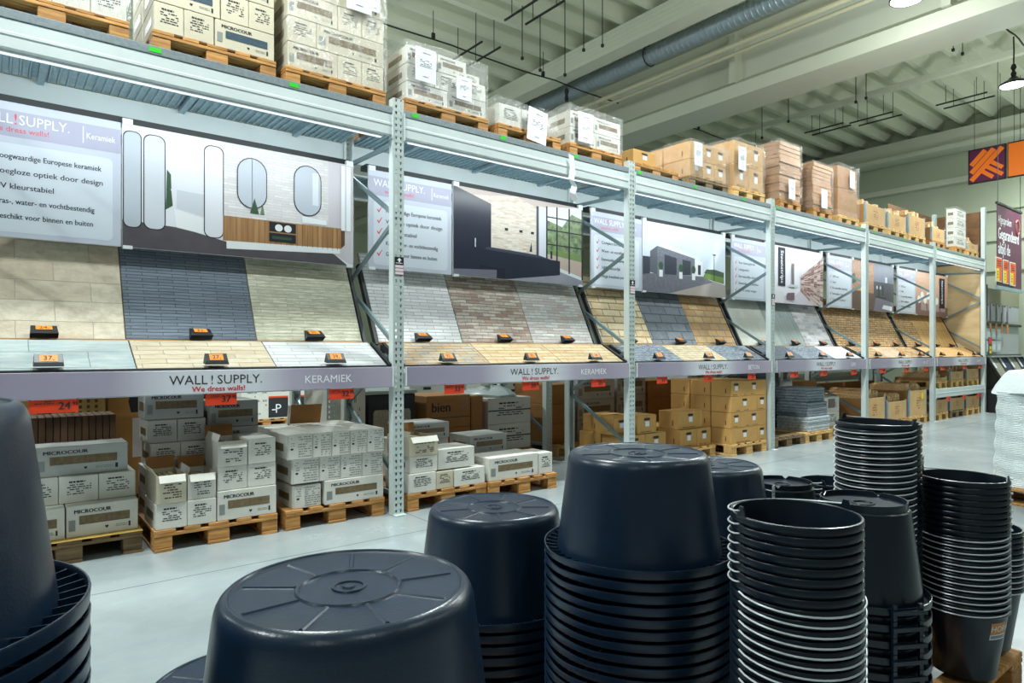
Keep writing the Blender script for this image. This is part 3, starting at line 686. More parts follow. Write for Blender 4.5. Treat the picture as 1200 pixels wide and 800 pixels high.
tl('grey_rock', (120, 132, 144), (84, 96, 110), (56, 64, 76), .12, .03, .004, (176, 188, 198), .8, (8, 16), bump=1)
tl('cream_rock', (198, 182, 150), (176, 156, 120), (150, 134, 104), .2, .05, .004, (228, 216, 190), .6, (5, 12), bump=.9)
tl('pale_wood', (200, 204, 196), (182, 186, 176), (164, 168, 158), .5, .3, .002, (174, 166, 148), .6, (2, 2), vertical=False)
tl('grey_plank', (150, 160, 156), (134, 146, 142), (112, 122, 118), 1.2, .1, .003, (166, 174, 168), .5, (2, 12), vertical=True)
tl('white_brick', (222, 222, 224), (158, 148, 146), (206, 206, 210), .2, .06, .005, (150, 144, 142), .45, (3, 8))
tl('dark_rock', (76, 86, 100), (56, 64, 78), (36, 42, 52), .12, .03, .004, (112, 124, 138), .7, (8, 16), bump=1)
tl('plain_white', (226, 228, 230), (214, 216, 218), (206, 208, 210), .3, .08, .003, (232, 234, 236), .5, (3, 12))
tl('tan_mosaic', (212, 168, 106), (160, 108, 54), (100, 70, 38), .09, .045, .005, (232, 200, 146), .75, (6, 14), bump=1)
tl('pink_wood', (206, 176, 142), (190, 152, 116), (160, 130, 100), .15, .05, .003, (222, 200, 172), .6, (4, 12))
tl('wood_slat', (212, 166, 98), (186, 136, 72), (130, 90, 46), 1.4, .07, .006, (226, 190, 130), .6, (1, 14), vertical=True, bump=.8)
TN = dict(beige_stone='large beige stone block', slate_strip='blue grey slate strip', green_beige_strip='greenish beige strip', pale_blue_stone='pale blue grey stone', cream_strip='cream wood-grain strip', white_strip='white strip',
          white_thin_strip='white thin strip', brown_strip='brown and white strip', pink_grey_strip='pinkish grey strip', rust_stone='rust and grey stone', sand_stone='sandy beige', cream_block='cream stone block', blue_block='dark blue stone block',
          tan_block='tan stone block', grey_rock='rough grey rock', cream_rock='rough cream rock', pale_wood='pale grey veined', grey_plank='grey upright plank', white_brick='white brick', dark_rock='dark slate rock', plain_white='plain white',
          tan_mosaic='tan wood mosaic', pink_wood='pinkish wood', wood_slat='golden upright wood slat')
UP = [['beige_stone', 'slate_strip', 'green_beige_strip'], ['white_thin_strip', 'brown_strip', 'pink_grey_strip'], ['cream_block', 'blue_block', 'tan_block'], ['pale_wood', 'grey_plank', 'white_brick'], ['tan_mosaic', 'tan_mosaic', 'tan_mosaic'], ['tan_mosaic', 'wood_slat', 'wood_slat']]
LO = [['pale_blue_stone', 'cream_strip', 'white_strip'], ['rust_stone', 'sand_stone', 'sand_stone'], ['grey_rock', 'cream_rock', 'grey_rock'], ['dark_rock', 'grey_rock', 'plain_white'], ['tan_mosaic', 'pink_wood', 'tan_mosaic'], ['wood_slat', 'wood_slat', 'wood_slat']]
TH_UP, TH_LO = math.atan(.489), math.atan2(.335, .185)
EDGE = mat('board_edge', (168, 124, 66), .6)
def board(i, j, up):
    st = (UP if up else LO)[i][j]; wB = .882; hB = .92 if up else .385
    xc = POSTX[i]+.075+.441+.883*j
    nm = TN[st]; w_ = ('first', 'middle', 'third')[j]
    lab = 'slanted %s tile board, %s of %s row below the %s' % (nm, w_, 'upper' if up else 'lower', BAYN[i])
    y0, z0 = (5.135, 1.385) if up else (4.762, 1.205)
    o = thing('tile_board', lab, 'tile board', (xc, y0+.09 if up else y0, z0))
    o.rotation_euler = (-(TH_UP if up else TH_LO), 0, 0)
    if up: o.location = (xc, 5.215, 1.40)
    MB().cbox(-wB/2+.003, wB/2-.003, 0, .018, 0, hB, .002).build('tiled_face', T[st], o)
    MB().box(-wB/2, wB/2, .0185, .03, -.006, hB).box(-wB/2, wB/2, -.004, .0185, -.014, -.002).build('backing', EDGE if up else DARKM, o)
    th = TH_UP if up else TH_LO
    # wedge shaped price holder standing on the lower edge
    x = xc+(-.02, .03, .0)[j]; yb, zb = (5.195, 1.402) if up else (4.80, 1.224)
    t = thing('price_holder', 'black price holder with orange card on the %s %s board below the %s' % (w_, 'upper' if up else 'lower', BAYN[i]), 'price tag', (x, yb-.012, zb+.012 if not up else zb))
    t.rotation_euler = (-TH_UP if up else .12, 0, 0)
    k = 1 if up else .8
    MB().add([(-.075,-.07,0),(.075,-.07,0),(.075,0,0),(-.075,0,0),(-.07,-.055,.03*k),(.07,-.055,.03*k),(.07,-.012,.085*k),(-.07,-.012,.085*k)], [(0,3,2,1),(0,1,5,4),(4,5,6,7),(1,2,6,5),(3,0,4,7),(2,3,7,6)]).build('holder', BLACK, t)
    pc = MB(); sl = .055*k/.043
    def pt(u, s): return (u, -.055+.043*s-.0015, .03*k+.055*k*s+.001)
    pc.add([pt(-.044, .1), pt(.044, .1), pt(.044, .92), pt(-.044, .92)], [(0,1,2,3)]); pc.build('price_card', ORANGE, t)
    V, F, W_ = font_geo(('24', '37', '32', '27', '35', '39')[(i+2*j+(0 if up else 1)) % 6]+',')
    n_ = MB(); n_.add([(lambda p: (p[0], p[1]-.0012, p[2]+.0008))(pt((a-W_/2)*.045, .25+b*.75)) for a, b in V], F); n_.build('price_lettering', INK, t)
for i in range(6):
    for j in range(3): board(i, j, True); board(i, j, False)

# ------------------------------------------------------------------ printed bands and red price cards
for i in range(6):
    xc = POSTX[i]+1.4
    o = thing('header_band', 'lavender printed band on the shelf edge, %s bay, under the %s' % ('first second third fourth fifth last'.split()[i], BAYN[i]), 'sign', (xc, FRONT-.022, 1.037))
    MB().cbox(-1.345, 1.345, 0, .012, 0, .156, .002).build('band', BAND, o)
    lx = .09 if i != 2 else .1
    MB().text('WALL', .086, lx-.36, .062, -.001).text('!', .086, lx-.112, .062, -.001).text('SUPPLY.', .086, lx-.07, .062, -.001).build('logo_lettering', INK, o)
    MB().text('We dress walls!', .05, lx-.225, .014, -.001, sx=1.05, bold=.0012).build('red_slogan', REDINK, o)
    MB().text(['KERAMIEK', 'KERAMIEK', 'BETON', 'GIPS', 'HOUT', 'HOUT'][i], .08, (.62, .62, .78, .8, .8, .8)[i], .048, -.001).build('white_lettering', WINK, o)
    MB().box(-1.345, -1.335, -.004, .016, 0, .156).box(1.335, 1.345, -.004, .016, 0, .156).build('end_clip', WHITE, o)
RT = {0: [(.42, '24', '95', .24), (1.35, '37', '95', .2), (2.21, '32', '95', .2)], 1: [(.43, '33', '95', .2), (1.28, '39', '95', .2), (2.18, '35', '95', .2)], 2: [(.39, '31', '95', .18), (1.25, '35', '95', .18), (2.18, '35', '95', .18)],
      3: [(.43, '35', '95', .2), (1.26, '35', '95', .2), (2.22, '35', '95', .18)], 4: [(.45, '49', '95', .22), (1.4, '49', '95', .2), (2.27, '49', '95', .2)], 5: [(.25, '49', '95', .2), (1.43, '49', '95', .2), (2.33, '49', '95', .2)]}
for i in RT:
    for j, (dx, a, b, ww) in enumerate(RT[i]):
        o = thing('red_price_card', 'red price card hanging under the shelf band, %s below the %s' % (('first', 'middle', 'third')[j], BAYN[i]), 'price tag', (POSTX[i]+dx+.1, FRONT-.012, .955))
        MB().box(-ww/2, ww/2, 0, .002, 0, .08).build('card', RED, o)
        MB().text(a, .062, ww/2-.1, .02, -.001, bold=.002).text(b, .03, ww/2-.03, .042, -.001, bold=.001).dashes(-ww/2+.012, .0, .05, .072, 2, -.001, 0, i*3+j).build('price_lettering', INK, o)
        MB().box(-ww/2+.01, ww/2-.01, -.0005, .003, .078, .084).build('clear_rail', WHITE, o)
for j in range(3):
    o = thing('red_price_card', 'red price card under the low shelf of the last bay, %s one' % ('first', 'middle', 'third')[j], 'price tag', (POSTX[5]+.65+.85*j, FRONT-.012, .35))
    MB().box(-.1, .1, 0, .002, 0, .09).build('card', RED, o); MB().text('49', .06, .0, .02, -.001, bold=.002).build('price_lettering', INK, o)
for i, nm in ((1, 'first'), (2, 'second'), (3, 'third')):
    o = thing('post_sign', 'small black and pink arrow sign on the %s upright post' % nm, 'sign', (POSTX[i]+.005, FRONT-.006, 1.93))
    MB().box(-.04, .04, 0, .003, 0, .145).build('plate', BLACK, o)
    MB().add([(-.022,-.001,.118),(.022,-.001,.118),(0,-.001,.138)], [(0,1,2)]).quad(-.007, .007, .104, .118, -.001).dashes(-.034, .034, .09, .102, 1, -.001, 0, i, 1).build('arrow', WINK, o)
    p_ = MB()
    for k in range(3): p_.quad(-.038, .038, .004+.027*k, .026+.027*k, -.001)
    p_.build('pink_row', mat('pink_label', (232, 208, 216), .6), o)

# ------------------------------------------------------------------ pallets
PM = {}
def pallet_parts(W, D):
    """short side W along x in front, depth D along y, 144 mm tall"""
    if (W, D) in PM: return PM[(W, D)]
    L = []
    for k in range(5):
        x = -W/2+(W-.13)*k/4; hw = .13 if k % 2 == 0 else .1
        L.append(('deck_board', MB().cbox(x+(0 if k % 2 == 0 else .015), x+hw+(0 if k % 2 == 0 else .015), 0, D, .122, .144, .003).mesh('deck_board', [PALW])))
    for k in range(3):
        y = (D-.13)*k/2
        L.append(('cross_board', MB().cbox(-W/2, W/2, y, y+.13, .1, .1215, .003).mesh('cross_board', [PALW])))
    for k in range(3):
        for l in range(3):
            x = (-W/2, -.07, W/2-.11)[k]; y = (D-.13)*l/2
            L.append(('block', MB().cbox(x, x+(.11 if k != 1 else .14), y+.004, y+.126, .0225, .0995, .004).mesh('block', [PALW])))
    for k in range(3):
        x = (-W/2, -.07, W/2-.11)[k]
        L.append(('skid', MB().cbox(x, x+(.11 if k != 1 else .14), 0, D, 0, .022, .003).mesh('skid', [PALW])))
    PM[(W, D)] = L; return L
PV = {}
def pallet(x, y, z, label, W=.8, D=1.2, m=PALW, rz=0, group=None):
    o = thing('wooden_pallet', label, 'pallet', (x, y, z), rz, group)
    for i, (n, me) in enumerate(pallet_parts(W, D)):
        if m is not PALW:
            key = (W, D, i, m.name)
            if key not in PV: PV[key] = me.copy(); PV[key].materials[0] = m
            me = PV[key]
        put(n, me, o)
    return o

# ------------------------------------------------------------------ cartons
CM = {}
def carton_parts(kind, W, H, D, seed=0):
    key = (kind, round(W, 3), round(H, 3), round(D, 3), seed)
    if key in CM: return CM[key]
    L = []; a = W/2; y = -.0012
    body = {'long': CARTW, 'creamlong': CARTC, 'longblue': CARTC, 'small': CARTW, 'cream': CARTC, 'stripe': CARTW, 'tan': CARTT, 'brown': CARTB, 'plain': CARTW, 'greylong': CARTG, 'open': CARTW, 'opencream': CARTC, 'bien': CARTB, 'logo': CARTW}[kind]
    if kind in ('open', 'opencream'):
        t = .004; m = MB()
        m.box(-a, a, 0, t, 0, H).box(-a, a, D-t, D, 0, H).box(-a, -a+t, t, D-t, 0, H).box(a-t, a, t, D-t, 0, H).box(-a+t, a-t, t, D-t, 0, H*.62, 0, None, 1)
        L.append(('carton_body', m.mesh('carton_body', [body, INNER])))
        f = MB()
        M = Matrix.Translation((0, D, H)) @ Matrix.Rotation(-.25, 4, 'X'); f.box(-a, a, -t, 0, 0, min(.085, D*.3), 0, M)
        L.append(('rear_flap', f.mesh('rear_flap', [INNER])))
        f = MB(); M = Matrix.Translation((-a, 0, H)) @ Matrix.Rotation(.35 if seed else -.5, 4, 'Y'); f.box(0, t, .02, D-.02, 0, .05, 0, M)
        L.append(('side_flap', f.mesh('side_flap', [body])))
        f = MB(); M = Matrix.Translation((0, 0, H)) @ Matrix.Rotation(2.5, 4, 'X'); f.box(-a+.01, a-.01, 0, t, 0, .055, 0, M)
        L.append(('front_flap', f.mesh('front_flap', [CARTW])))
        c = MB(); R = random.Random(seed+5)
        for k in range(4):
            x = -a+.02+k*(W-.05)/4; c.box(x, x+(W-.06)/5, .03, D-.03, H*.62, H*(.8+.1*R.random()))
        L.append(('tile_stack', c.mesh('tile_stack', [mat('tile_edges', (196, 182, 152), .7)])))
        p = MB().dashes(-a+.03, a-.03, H*.15, H*.7, 6, y, 0, seed)
        L.append(('carton_print', p.mesh('carton_print', [INK])))
        CM[key] = L; return L
    L.append(('carton_body', MB().cbox(-a, a, 0, D, 0, H, .004).mesh('carton_body', [body])))
    p = MB(); g = MB(); w_ = None
    if kind in ('long', 'creamlong', 'longblue', 'greylong'):
        w_ = MB().quad(-a+W*.17, a-W*.12, H*.38, H*.66, y, 0)
        p.text('MICROCOUR', H*.17, -a+W*.1, H*.74, y, 0, sx=min(1.25, W*.5/(H*.17*5.9)), bold=.0015)
        g.quad(-a+W*.03, -a+W*.12, H*.2, H*.55, y, 0)
        hx, hz, hs = .02, H*.22, H*.055
        p.add([(hx, y, hz-hs), (hx+hs, y, hz+.3*hs), (hx+.5*hs, y, hz+hs), (hx, y, hz+.5*hs), (hx-.5*hs, y, hz+hs), (hx-hs, y, hz+.3*hs)], [(0,1,2,3), (0,3,4,5)], 0)
        p.quad(a-W*.14, a-W*.11, H*.14, H*.3, y, 0); g.dashes(.06, a-W*.16, H*.17, H*.27, 2, y, 0, seed, 1)
    elif kind in ('small', 'cream', 'plain'):
        p.dashes(-a+W*.24, a-W*.3, H*.72, H*.86, 1, y, 0, 1, 1); p.dashes(-a+W*.18, a-W*.18, H*.3, H*.72, 5, y, 0, seed+3, .8)
    elif kind == 'stripe':
        g.quad(-a+W*.02, -a+W*.035, 0.01, H-.01, y, 0); g.dashes(-a+W*.4, a-W*.04, H*.06, H*.94, 9, y, 0, seed+7, .75); p.add([(-a+W*.18+.012*math.cos(q*PI/4), y, H*.42+.008*math.sin(q*PI/4)) for q in range(8)], [tuple(range(8))]); g.dashes(-a+W*.1, -a+W*.3, H*.5, H*.9, 4, y, 0, seed)
    elif kind == 'tan':
        s_ = min(.1, W*.5); p.add([(-s_*.6, y, H*.78), (-s_*.4, y, H*.7), (s_*.4, y, H*.7), (s_*.6, y, H*.78), (s_*.4, y, H*.84), (-s_*.4, y, H*.84)], [tuple(range(6))])
        L.append(('address_label', MB().quad(-s_*.3, s_*.4, H*.38, H*.66, y).mesh('address_label', [PAPER]))); p.dashes(-a+W*.1, a-W*.3, H*.06, H*.14, 1, y, 0, seed)
        p.add([(-a-.001, D*.3, H*.5), (-a-.001, D*.26, H*.5), (-a-.001, D*.26, H*.2), (-a-.001, D*.3, H*.2)], [(0,1,2,3)])
    elif kind == 'bien':
        p.text('bien', H*.42, -a+W*.1, H*.5, y, 0, bold=.004); g.dashes(a-W*.24, a-W*.05, H*.55, H*.9, 5, y, 0, 2)
        L.append(('strap', MB().quad(-a, a, H*.3, H*.325, y).mesh('strap', [mat('green_strap', (40, 66, 60), .5)])))
    elif kind == 'logo':
        ox = .2 if seed == 0 else -.15; k = MB().quad(ox-.17, ox+.17, .02, .36, y, 0); L.append(('black_print', k.mesh('black_print', [INK]))); L.append(('red_stripe', MB().quad(ox-.17, ox+.17, .36, .39, y).mesh('red_stripe', [RED])))
        L.append(('white_symbol', MB().text('P', .22, ox-.06, .1, y-.001).quad(ox-.11, ox-.03, .145, .165, y-.001).mesh('white_symbol', [WINK])))
        g.dashes(-a+.08, ox-.2, .06, .5, 6, y, 0, 4, .4); g.dashes(ox-.15, ox+.15, .45, .6, 3, y, 0, 5, .5)
    if kind in ('long', 'creamlong', 'longblue', 'greylong', 'small', 'cream', 'stripe'):      # openings on the end face
        sd = MB(); n = max(1, int(D/.16))
        sd.add([(-a-.001, D*.2, H*.3), (-a-.001, D*.2, H*.62), (-a-.001, D*.8, H*.62), (-a-.001, D*.8, H*.3)], [(0,1,2,3)])
        L.append(('side_window', sd.mesh('side_window', [WIN])))
    if w_: L.append(('front_window', w_.mesh('front_window', [WINB if kind == 'longblue' else WIN])))
    if p.v: L.append(('carton_print', p.mesh('carton_print', [INK])))
    if g.v: L.append(('grey_print', g.mesh('grey_print', [INKG])))
    CM[key] = L; return L
NAMES = dict(bien='large_carton', logo='large_carton')
GAP = .003
def carton(kind, xl, xr, y, z, H, D, label, rz=0, seed=0, group=None, tilt=0):
    W = xr-xl-GAP; xc = (xl+xr)/2
    o = thing('open_carton' if kind.startswith('open') else NAMES.get(kind, 'carton'), label, 'carton', (xc, y, z), rz, group)
    put_parts(carton_parts(kind, W, H-.0015, D-GAP, seed), o)
    return o
POS = ['first', 'second', 'third', 'fourth', 'fifth', 'sixth']
def row(kind, edges, y, z, H, D, desc, where, seed=0):
    n = len(edges)-1
    for k in range(n):
        pos = '' if n == 1 else ' '+POS[k]+' from left,'
        carton(kind, edges[k], edges[k+1], y, z, H, D, '%s,%s %s' % (desc.rstrip(','), pos, where), 0, seed+k % 2)
def spread(a, b, n): return [a+(b-a)*k/n for k in range(n+1)]
PT = .144+.001

# ------------------------------------------------------------------ goods on the floor, first bay
GY = 4.80
# pallet with flat cartons and a row of dark boards behind
pallet(.38, 4.9, 0, 'weathered pallet with yellow sheet beside the dark board row', m=PALO)
o = flat('yellow_sheet', 'yellow cardboard sheet bending over the weathered pallet', 'cardboard', -.02, .78, 4.87, 5.6, .146, .15, mat('yellow_card', (206, 168, 84), .7))
W0 = 'on the weathered pallet'
carton('long', .02, .36, 4.93, .151, .2, .36, 'white windowed carton, bottom row, first along, '+W0)
carton('long', .365, .76, 4.93, .151, .2, .36, 'white windowed carton, bottom row, last along, '+W0)
row('plain', spread(.12, .76, 3), 5.02, .352, .17, .3, 'plain white carton in middle row', W0)
carton('greylong', .2, .72, 5.06, .523, .19, .26, 'grey windowed carton topmost of the weathered pallet')
for k in range(20):
    x = -.12+.041*k
    o = MB().cbox(0, .036, 0, .3, 0, .5, .002).build('board_sheet', [mat('brown_sheet', (92, 66, 44), .8, noise=.12, rnd=.15)], None, (x, 5.42, .37))
    tag(o, 'brown board sheet standing on edge, %s along in the dark row' % ORD[k+1], 'board')
carton('brown', -.13, .74, 5.36, .151, .215, .6, 'brown carton carrying the row of dark boards')
# open and white cartons
pallet(1.23, GY, 0, 'orange brown pallet under the open white cartons')
W1 = 'on the open-carton pallet'
row('small', [.84, 1.03, 1.215], GY+.01, PT, .17, .4, 'white carton in front bottom row', W1)
carton('long', 1.22, 1.625, GY+.01, PT, .205, .3, 'white windowed carton at the front bottom corner '+W1)
carton('opencream', .845, 1.025, GY+.0, PT+.171, .185, .34, 'open cream carton with tiles, nearest corner '+W1, .015)
carton('open', 1.035, 1.215, GY+.02, PT+.171, .17, .34, 'open white carton with ragged lid in the middle '+W1, -.015, 1)
row('small', [1.225, 1.425, 1.625], GY+.02, PT+.206, .165, .34, 'white carton in second row', W1, 2)
carton('open', 1.225, 1.42, GY+.01, PT+.372, .175, .36, 'open white carton with upright tiles, upper row '+W1, 0, 2)
carton('small', 1.425, 1.62, GY+.01, PT+.372, .18, .36, 'white lidded carton at upper front corner '+W1, 0, 3)
for k in range(2): row('small', [.86, 1.06, 1.26], 5.235, PT+.171*k, .17, .36, 'white carton, rear tier, %s layer' % ORD[k+1], W1, k)
row('small', [.88, 1.075, 1.27], 5.22, PT+.342, .17, .38, 'white carton, rear tier, just above the open ones', W1, 4)
row('small', [.87, 1.065, 1.26], 5.28, PT+.513, .165, .34, 'white carton, rear tier, second row from top', W1, 5)
carton('greylong', .86, 1.25, 5.3, PT+.679, .2, .3, 'grey windowed carton topmost of the rear tier '+W1)
for k in range(4): carton('greylong', 1.275, 1.63, 5.24, PT+.2*k, .198, .36, 'grey windowed carton, %s layer of rear tier %s' % (ORD[k+1], W1))
# striped cartons
pallet(2.09, GY, 0, 'orange brown pallet under the striped white cartons beside the post')
W2 = 'on the striped-carton pallet'
carton('stripe', 1.75, 1.97, GY+.03, PT, .17, .38, 'striped white carton in the bottom row '+W2)
carton('long', 1.99, 2.485, GY+.01, PT, .185, .32, 'white windowed carton in the bottom row '+W2)
row('stripe', [1.74, 1.95, 2.12, 2.3, 2.485], GY+.02, PT+.186, .185, .4, 'striped white carton in middle row', W2, 1)
row('stripe', [1.70, 1.89, 2.04, 2.19, 2.335, 2.485], GY+.0, PT+.372, .185, .4, 'striped white carton in top row', W2, 2)
for k in range(3): row('stripe', [1.74, 1.98, 2.23, 2.485], 5.235, PT+.185*k, .184, .4, 'white carton, rear tier, layer %s' % ORD[k+1], W2, 3)
o = thing('cardboard_flap', 'brown cardboard piece standing on the striped cartons', 'cardboard', (2.1, 5.5, PT+.558)); o.rotation_euler = (.3, 0, -.1)
MB().cbox(-.13, .13, 0, .005, 0, .17, .001).build('flap', INNER, o); MB().cbox(-.15, -.131, -.02, .01, 0, .17, .002).build('torn_edge', CARTW, o)
carton('brown', 1.3, 1.68, 5.64, PT+.4, .12, .32, 'flat brown carton behind the open white cartons'); carton('brown', 1.3, 1.68, 5.64, PT, .399, .32, 'brown carton below the flat one behind open cartons')
# ------------------------------------------------------------------ second bay
pallet(3.07, 4.75, 0, 'pallet just past the first post with battered white cartons'); pallet(3.89, 4.72, 0, 'pallet with one windowed carton, second past the first post')
W3 = 'on the pallet past the first post'
carton('small', 2.68, 2.95, 4.76, PT, .16, .4, 'white carton at the bottom corner '+W3, .0, 4)
carton('cream', 2.955, 3.13, 4.77, PT, .15, .4, 'cream carton in the bottom row '+W3); carton('plain', 3.135, 3.46, 4.76, PT, .15, .3, 'long cream carton in bottom row '+W3)
carton('small', 2.7, 2.97, 4.77, PT+.161, .14, .38, 'white carton in the middle row '+W3, 0, 6); carton('plain', 2.98, 3.36, 4.78, PT+.161, .175, .3, 'long white carton in the middle row '+W3, 0)
carton('opencream', 2.69, 2.97, 4.76, PT+.302, .16, .36, 'open cream carton topmost '+W3, .05, 6)
for k in range(2): carton('plain', 2.9, 3.42, 5.3, PT+.18*k, .178, .4, 'long white carton in rear tier, %s layer %s' % (ORD[k+1], W3))
carton('greylong', 2.95, 3.4, 5.25, PT+.36, .15, .38, 'long grey carton topmost of the rear tier '+W3)
W4 = 'on the second pallet past the first post'
carton('long', 3.5, 4.08, 4.75, PT, .21, .34, 'white windowed carton with black lettering '+W4); carton('plain', 4.085, 4.26, 4.75, PT, .2, .3, 'small white carton at the outer corner '+W4)
for k in range(2): carton('greylong', 3.6, 4.05, 5.2, PT+.18*k, .178, .36, 'grey windowed carton behind, %s layer %s' % (ORD[k+1], W4))
# ------------------------------------------------------------------ third bay: tan cartons
W5 = 'in tall stack by third post'
pallet(7.66, 4.74, 0, 'pale pallet beneath the tall tan carton stack', m=PALN)
for k in range(4):
    e = [7.26, 7.47, 8.06] if k % 2 else [7.26, 7.85, 8.06]
    row('tan', e, 4.75, PT+.2*k, .198, .3, 'tan carton in front, layer %s' % ORD[k+1], W5, k)
    for l, yy in enumerate((5.06, 5.38)): carton('tan', 7.26, 8.06, yy, PT+.2*k, .198, .31, 'long tan carton, depth row %s, layer %s %s' % (ORD[l+2], ORD[k+1], W5), 0, l)
pallet(6.75, 4.9, 0, 'pale pallet under the low tan carton pile', m=PALN); pallet(5.9, 4.95, 0, 'pale pallet under the loose tan cartons by second post', m=PALN)
W6 = 'in the low tan pile'; W7 = 'in loose pile by second post'
row('tan', [6.5, 6.83, 7.12], 4.95, PT, .22, .34, 'tan carton at the bottom front', W6, 1); carton('tan', 6.5, 6.98, 4.98, PT+.221, .22, .3, 'tan carton resting on top '+W6)
row('tan', spread(6.4, 7.1, 2), 5.35, PT, .22, .4, 'tan carton at the bottom rear', W6, 2)
row('tan', [5.55, 5.9, 6.27], 4.98, PT, .22, .36, 'tan carton at the bottom front', W7, 1); row('tan', [5.56, 5.9], 5.36, PT, .22, .36, 'tan carton at the bottom rear', W7, 1); row('tan', [5.905, 6.26], 5.36, PT, .22, .36, 'tan carton at the bottom rear corner', W7, 1)
carton('tan', 5.78, 6.12, 5.0, PT+.221, .215, .32, 'tan carton with white label resting on top '+W7); row('tan', [5.5, 5.76], 5.1, PT+.221, .2, .3, 'small tan carton on top', W7); carton('tan', 5.6, 6.0, 5.42, PT+.221, .2, .28, 'tan carton on top at the rear '+W7)
# low beam goods behind in the third bay (rear tier)
# ------------------------------------------------------------------ fourth bay: stone packs
STONE = [mat('stone_pack_%s' % n, c, .6, noise=.3, nscale=30, bump=.8, bscale=50) for n, c in (('dark', (64, 72, 82)), ('grey', (128, 138, 148)), ('pale', (182, 190, 196)))]
def pack(name, label, cat, xc, y, z, W, H, D, m, layers=4):
    o = thing(name, label, cat, (xc, y, z))
    R = random.Random(hash(label) % 1000 if False else len(label)+int(xc*100))
    h = H/layers
    for k in range(layers):
        MB().cbox(-W/2+R.uniform(0,.015), W/2-R.uniform(0,.015), R.uniform(0,.012), D, k*h+.001, (k+1)*h-.001, .008).build('stone_layer', m, o)
    return o
pallet(8.68, 4.76, 0, 'worn pallet nearly empty in front beside the third post', m=PALO); pallet(9.52, 4.76, 0, 'pale pallet under the grey stone packs', m=PALN); pallet(10.36, 4.9, 0, 'pale pallet under the white picture cartons', m=PALN)
pack('stone_pack', 'dark stone pack at the rear of the worn pallet, lower one', 'stone pack', 8.68, 5.25, PT, .78, .3, .5, STONE[0]); pack('stone_pack', 'dark stone pack at the rear of the worn pallet, upper one', 'stone pack', 8.7, 5.3, PT+.301, .7, .3, .45, STONE[0])
for k in range(3): pack('stone_pack', 'grey split stone pack in front, %s layer of its pallet' % ORD[k+1], 'stone pack', 9.6+.03*k-.04, 4.78+.04*k, PT+.21*k, .66-.06*k, .208, .5, STONE[2 if k == 0 else 1], 5)
for k in range(3): pack('stone_pack', 'dark stone pack behind the grey ones, %s layer' % ORD[k+1], 'stone pack', 9.35, 5.4, PT+.28*k, .4, .278, .5, STONE[0])
for k, (xl, H) in enumerate(((9.6, .32), (9.62, .3), (9.6, .26))):
    c = carton('plain', xl, xl+.36, 5.42, PT+sum((.321, .301)[:k]), H, .4, 'white stone carton with picture label, layer %s behind grey packs' % ORD[k+1])
    MB().quad(-.1, .02, H*.4, H*.85, -.002).build('picture_label', mat('stone_picture', (116, 92, 92), .5, noise=.5, nscale=50), c)
for k in range(2):
    c = carton('plain', 10.02, 10.5, 4.94, PT+.23*k, .229, .4, 'white carton %s on the pallet past the stone packs' % ('with picture label, topmost' if k else 'at the bottom'))
    if k: MB().quad(-.12, .1, .06, .2, -.002).build('picture_label', mat('stone_picture', (116, 92, 92)), c)
for k in range(2): carton('brown', 9.98, 10.9, 5.5, PT+.34*k, .338, .5, 'big brown carton, %s layer, behind the white cartons in the fourth bay' % ORD[k+1])
o = MB().rev([(0,0),(.04,0),(.04,.1),(.015,.13),(.015,.16),(0,.16)], 12).build('blue_bottle', mat('blue_cap', (40, 60, 150), .4), None, (10.62, 5.05, PT)); tag(o, 'small blue bottle standing before the big brown cartons', 'bottle')
# ------------------------------------------------------------------ fifth and last bay: crates of wood pieces
CR = mat('crate_board', (206, 166, 112), .7, noise=.1, rnd=.1)
def wood_crate(x, y, z, label, W=.78, D=.9, H=.42, low=False, pm=PALN, fill=10, wrap=False):
    pallet(x, y, z, 'pallet under the '+label, W, D, pm)
    o = thing('wood_crate', label, 'crate', (x, y+.01, z+PT))
    for yy in (0, D-.04): MB().cbox(-W/2+.04, W/2-.04, yy, yy+.015, 0, H, .002).build('crate_panel', CR, o)
    for s_ in (-1, 1):
        MB().cbox(s_*(W/2-.02)-.018, s_*(W/2-.02)+.018, 0, .03, 0, H+.02, .003).build('steel_corner', GALV, o)
        MB().cbox(s_*(W/2-.01)-.008, s_*(W/2-.01)+.008, .03, D-.03, 0, H, .002).build('side_panel', CARTB, o)
    d_ = MB().dashes(-.09, .09, H*.25, H*.75, 5, -.001, 0, int(x*10), .8); d_.build('crate_print', mat('brown_print', (150, 84, 60), .7), o)
    R = random.Random(int(x*100))
    for k in range(fill):
        fx = -W/2+.08+(W-.16)*(k+.5)/fill; L = R.uniform(.06, .14); hh = R.uniform(.03, .15)
        q = thing('wood_offcut', 'pale wood piece, %s along in %s' % (ORD[k+1], label), 'wood piece', (x+fx, y+.1, z+PT+.0))
        MB().cbox(-(W-.16)/fill*.46, (W-.16)/fill*.46, 0, D*.7, .0, H+hh, .003).build('plank', [wood('offcut_wood', (186, 140, 88), (232, 196, 146))], q)
        MB().cbox(-(W-.16)/fill*.40, (W-.16)/fill*.40, -.004, .0005, H*.4, H+hh-.01, .001).build('end_grain', [wood('end_wood', (206, 170, 120), (238, 210, 166))], q)
    return o
for k, x in enumerate((11.42, 12.3, 13.2)):
    wood_crate(x, 4.78, 0, 'steel cornered crate, %s along floor of fifth bay' % ORD[k+1], H=(.4, .3, .46)[k], pm=PALN if k != 1 else PALW)
for k, x in enumerate((14.25, 15.15, 16.05)):
    wood_crate(x, 4.78, 0, 'low cornered crate, %s along floor of last bay' % ORD[k+1], H=.24, pm=(PALN, PALO, PALN)[k], fill=7)
    wood_crate(x+.05, 4.8, .602, 'small crate, %s along low shelf of last bay' % ORD[k+1], W=.7, D=.7, H=(.06, .16, .2)[k], pm=PALN, fill=6)
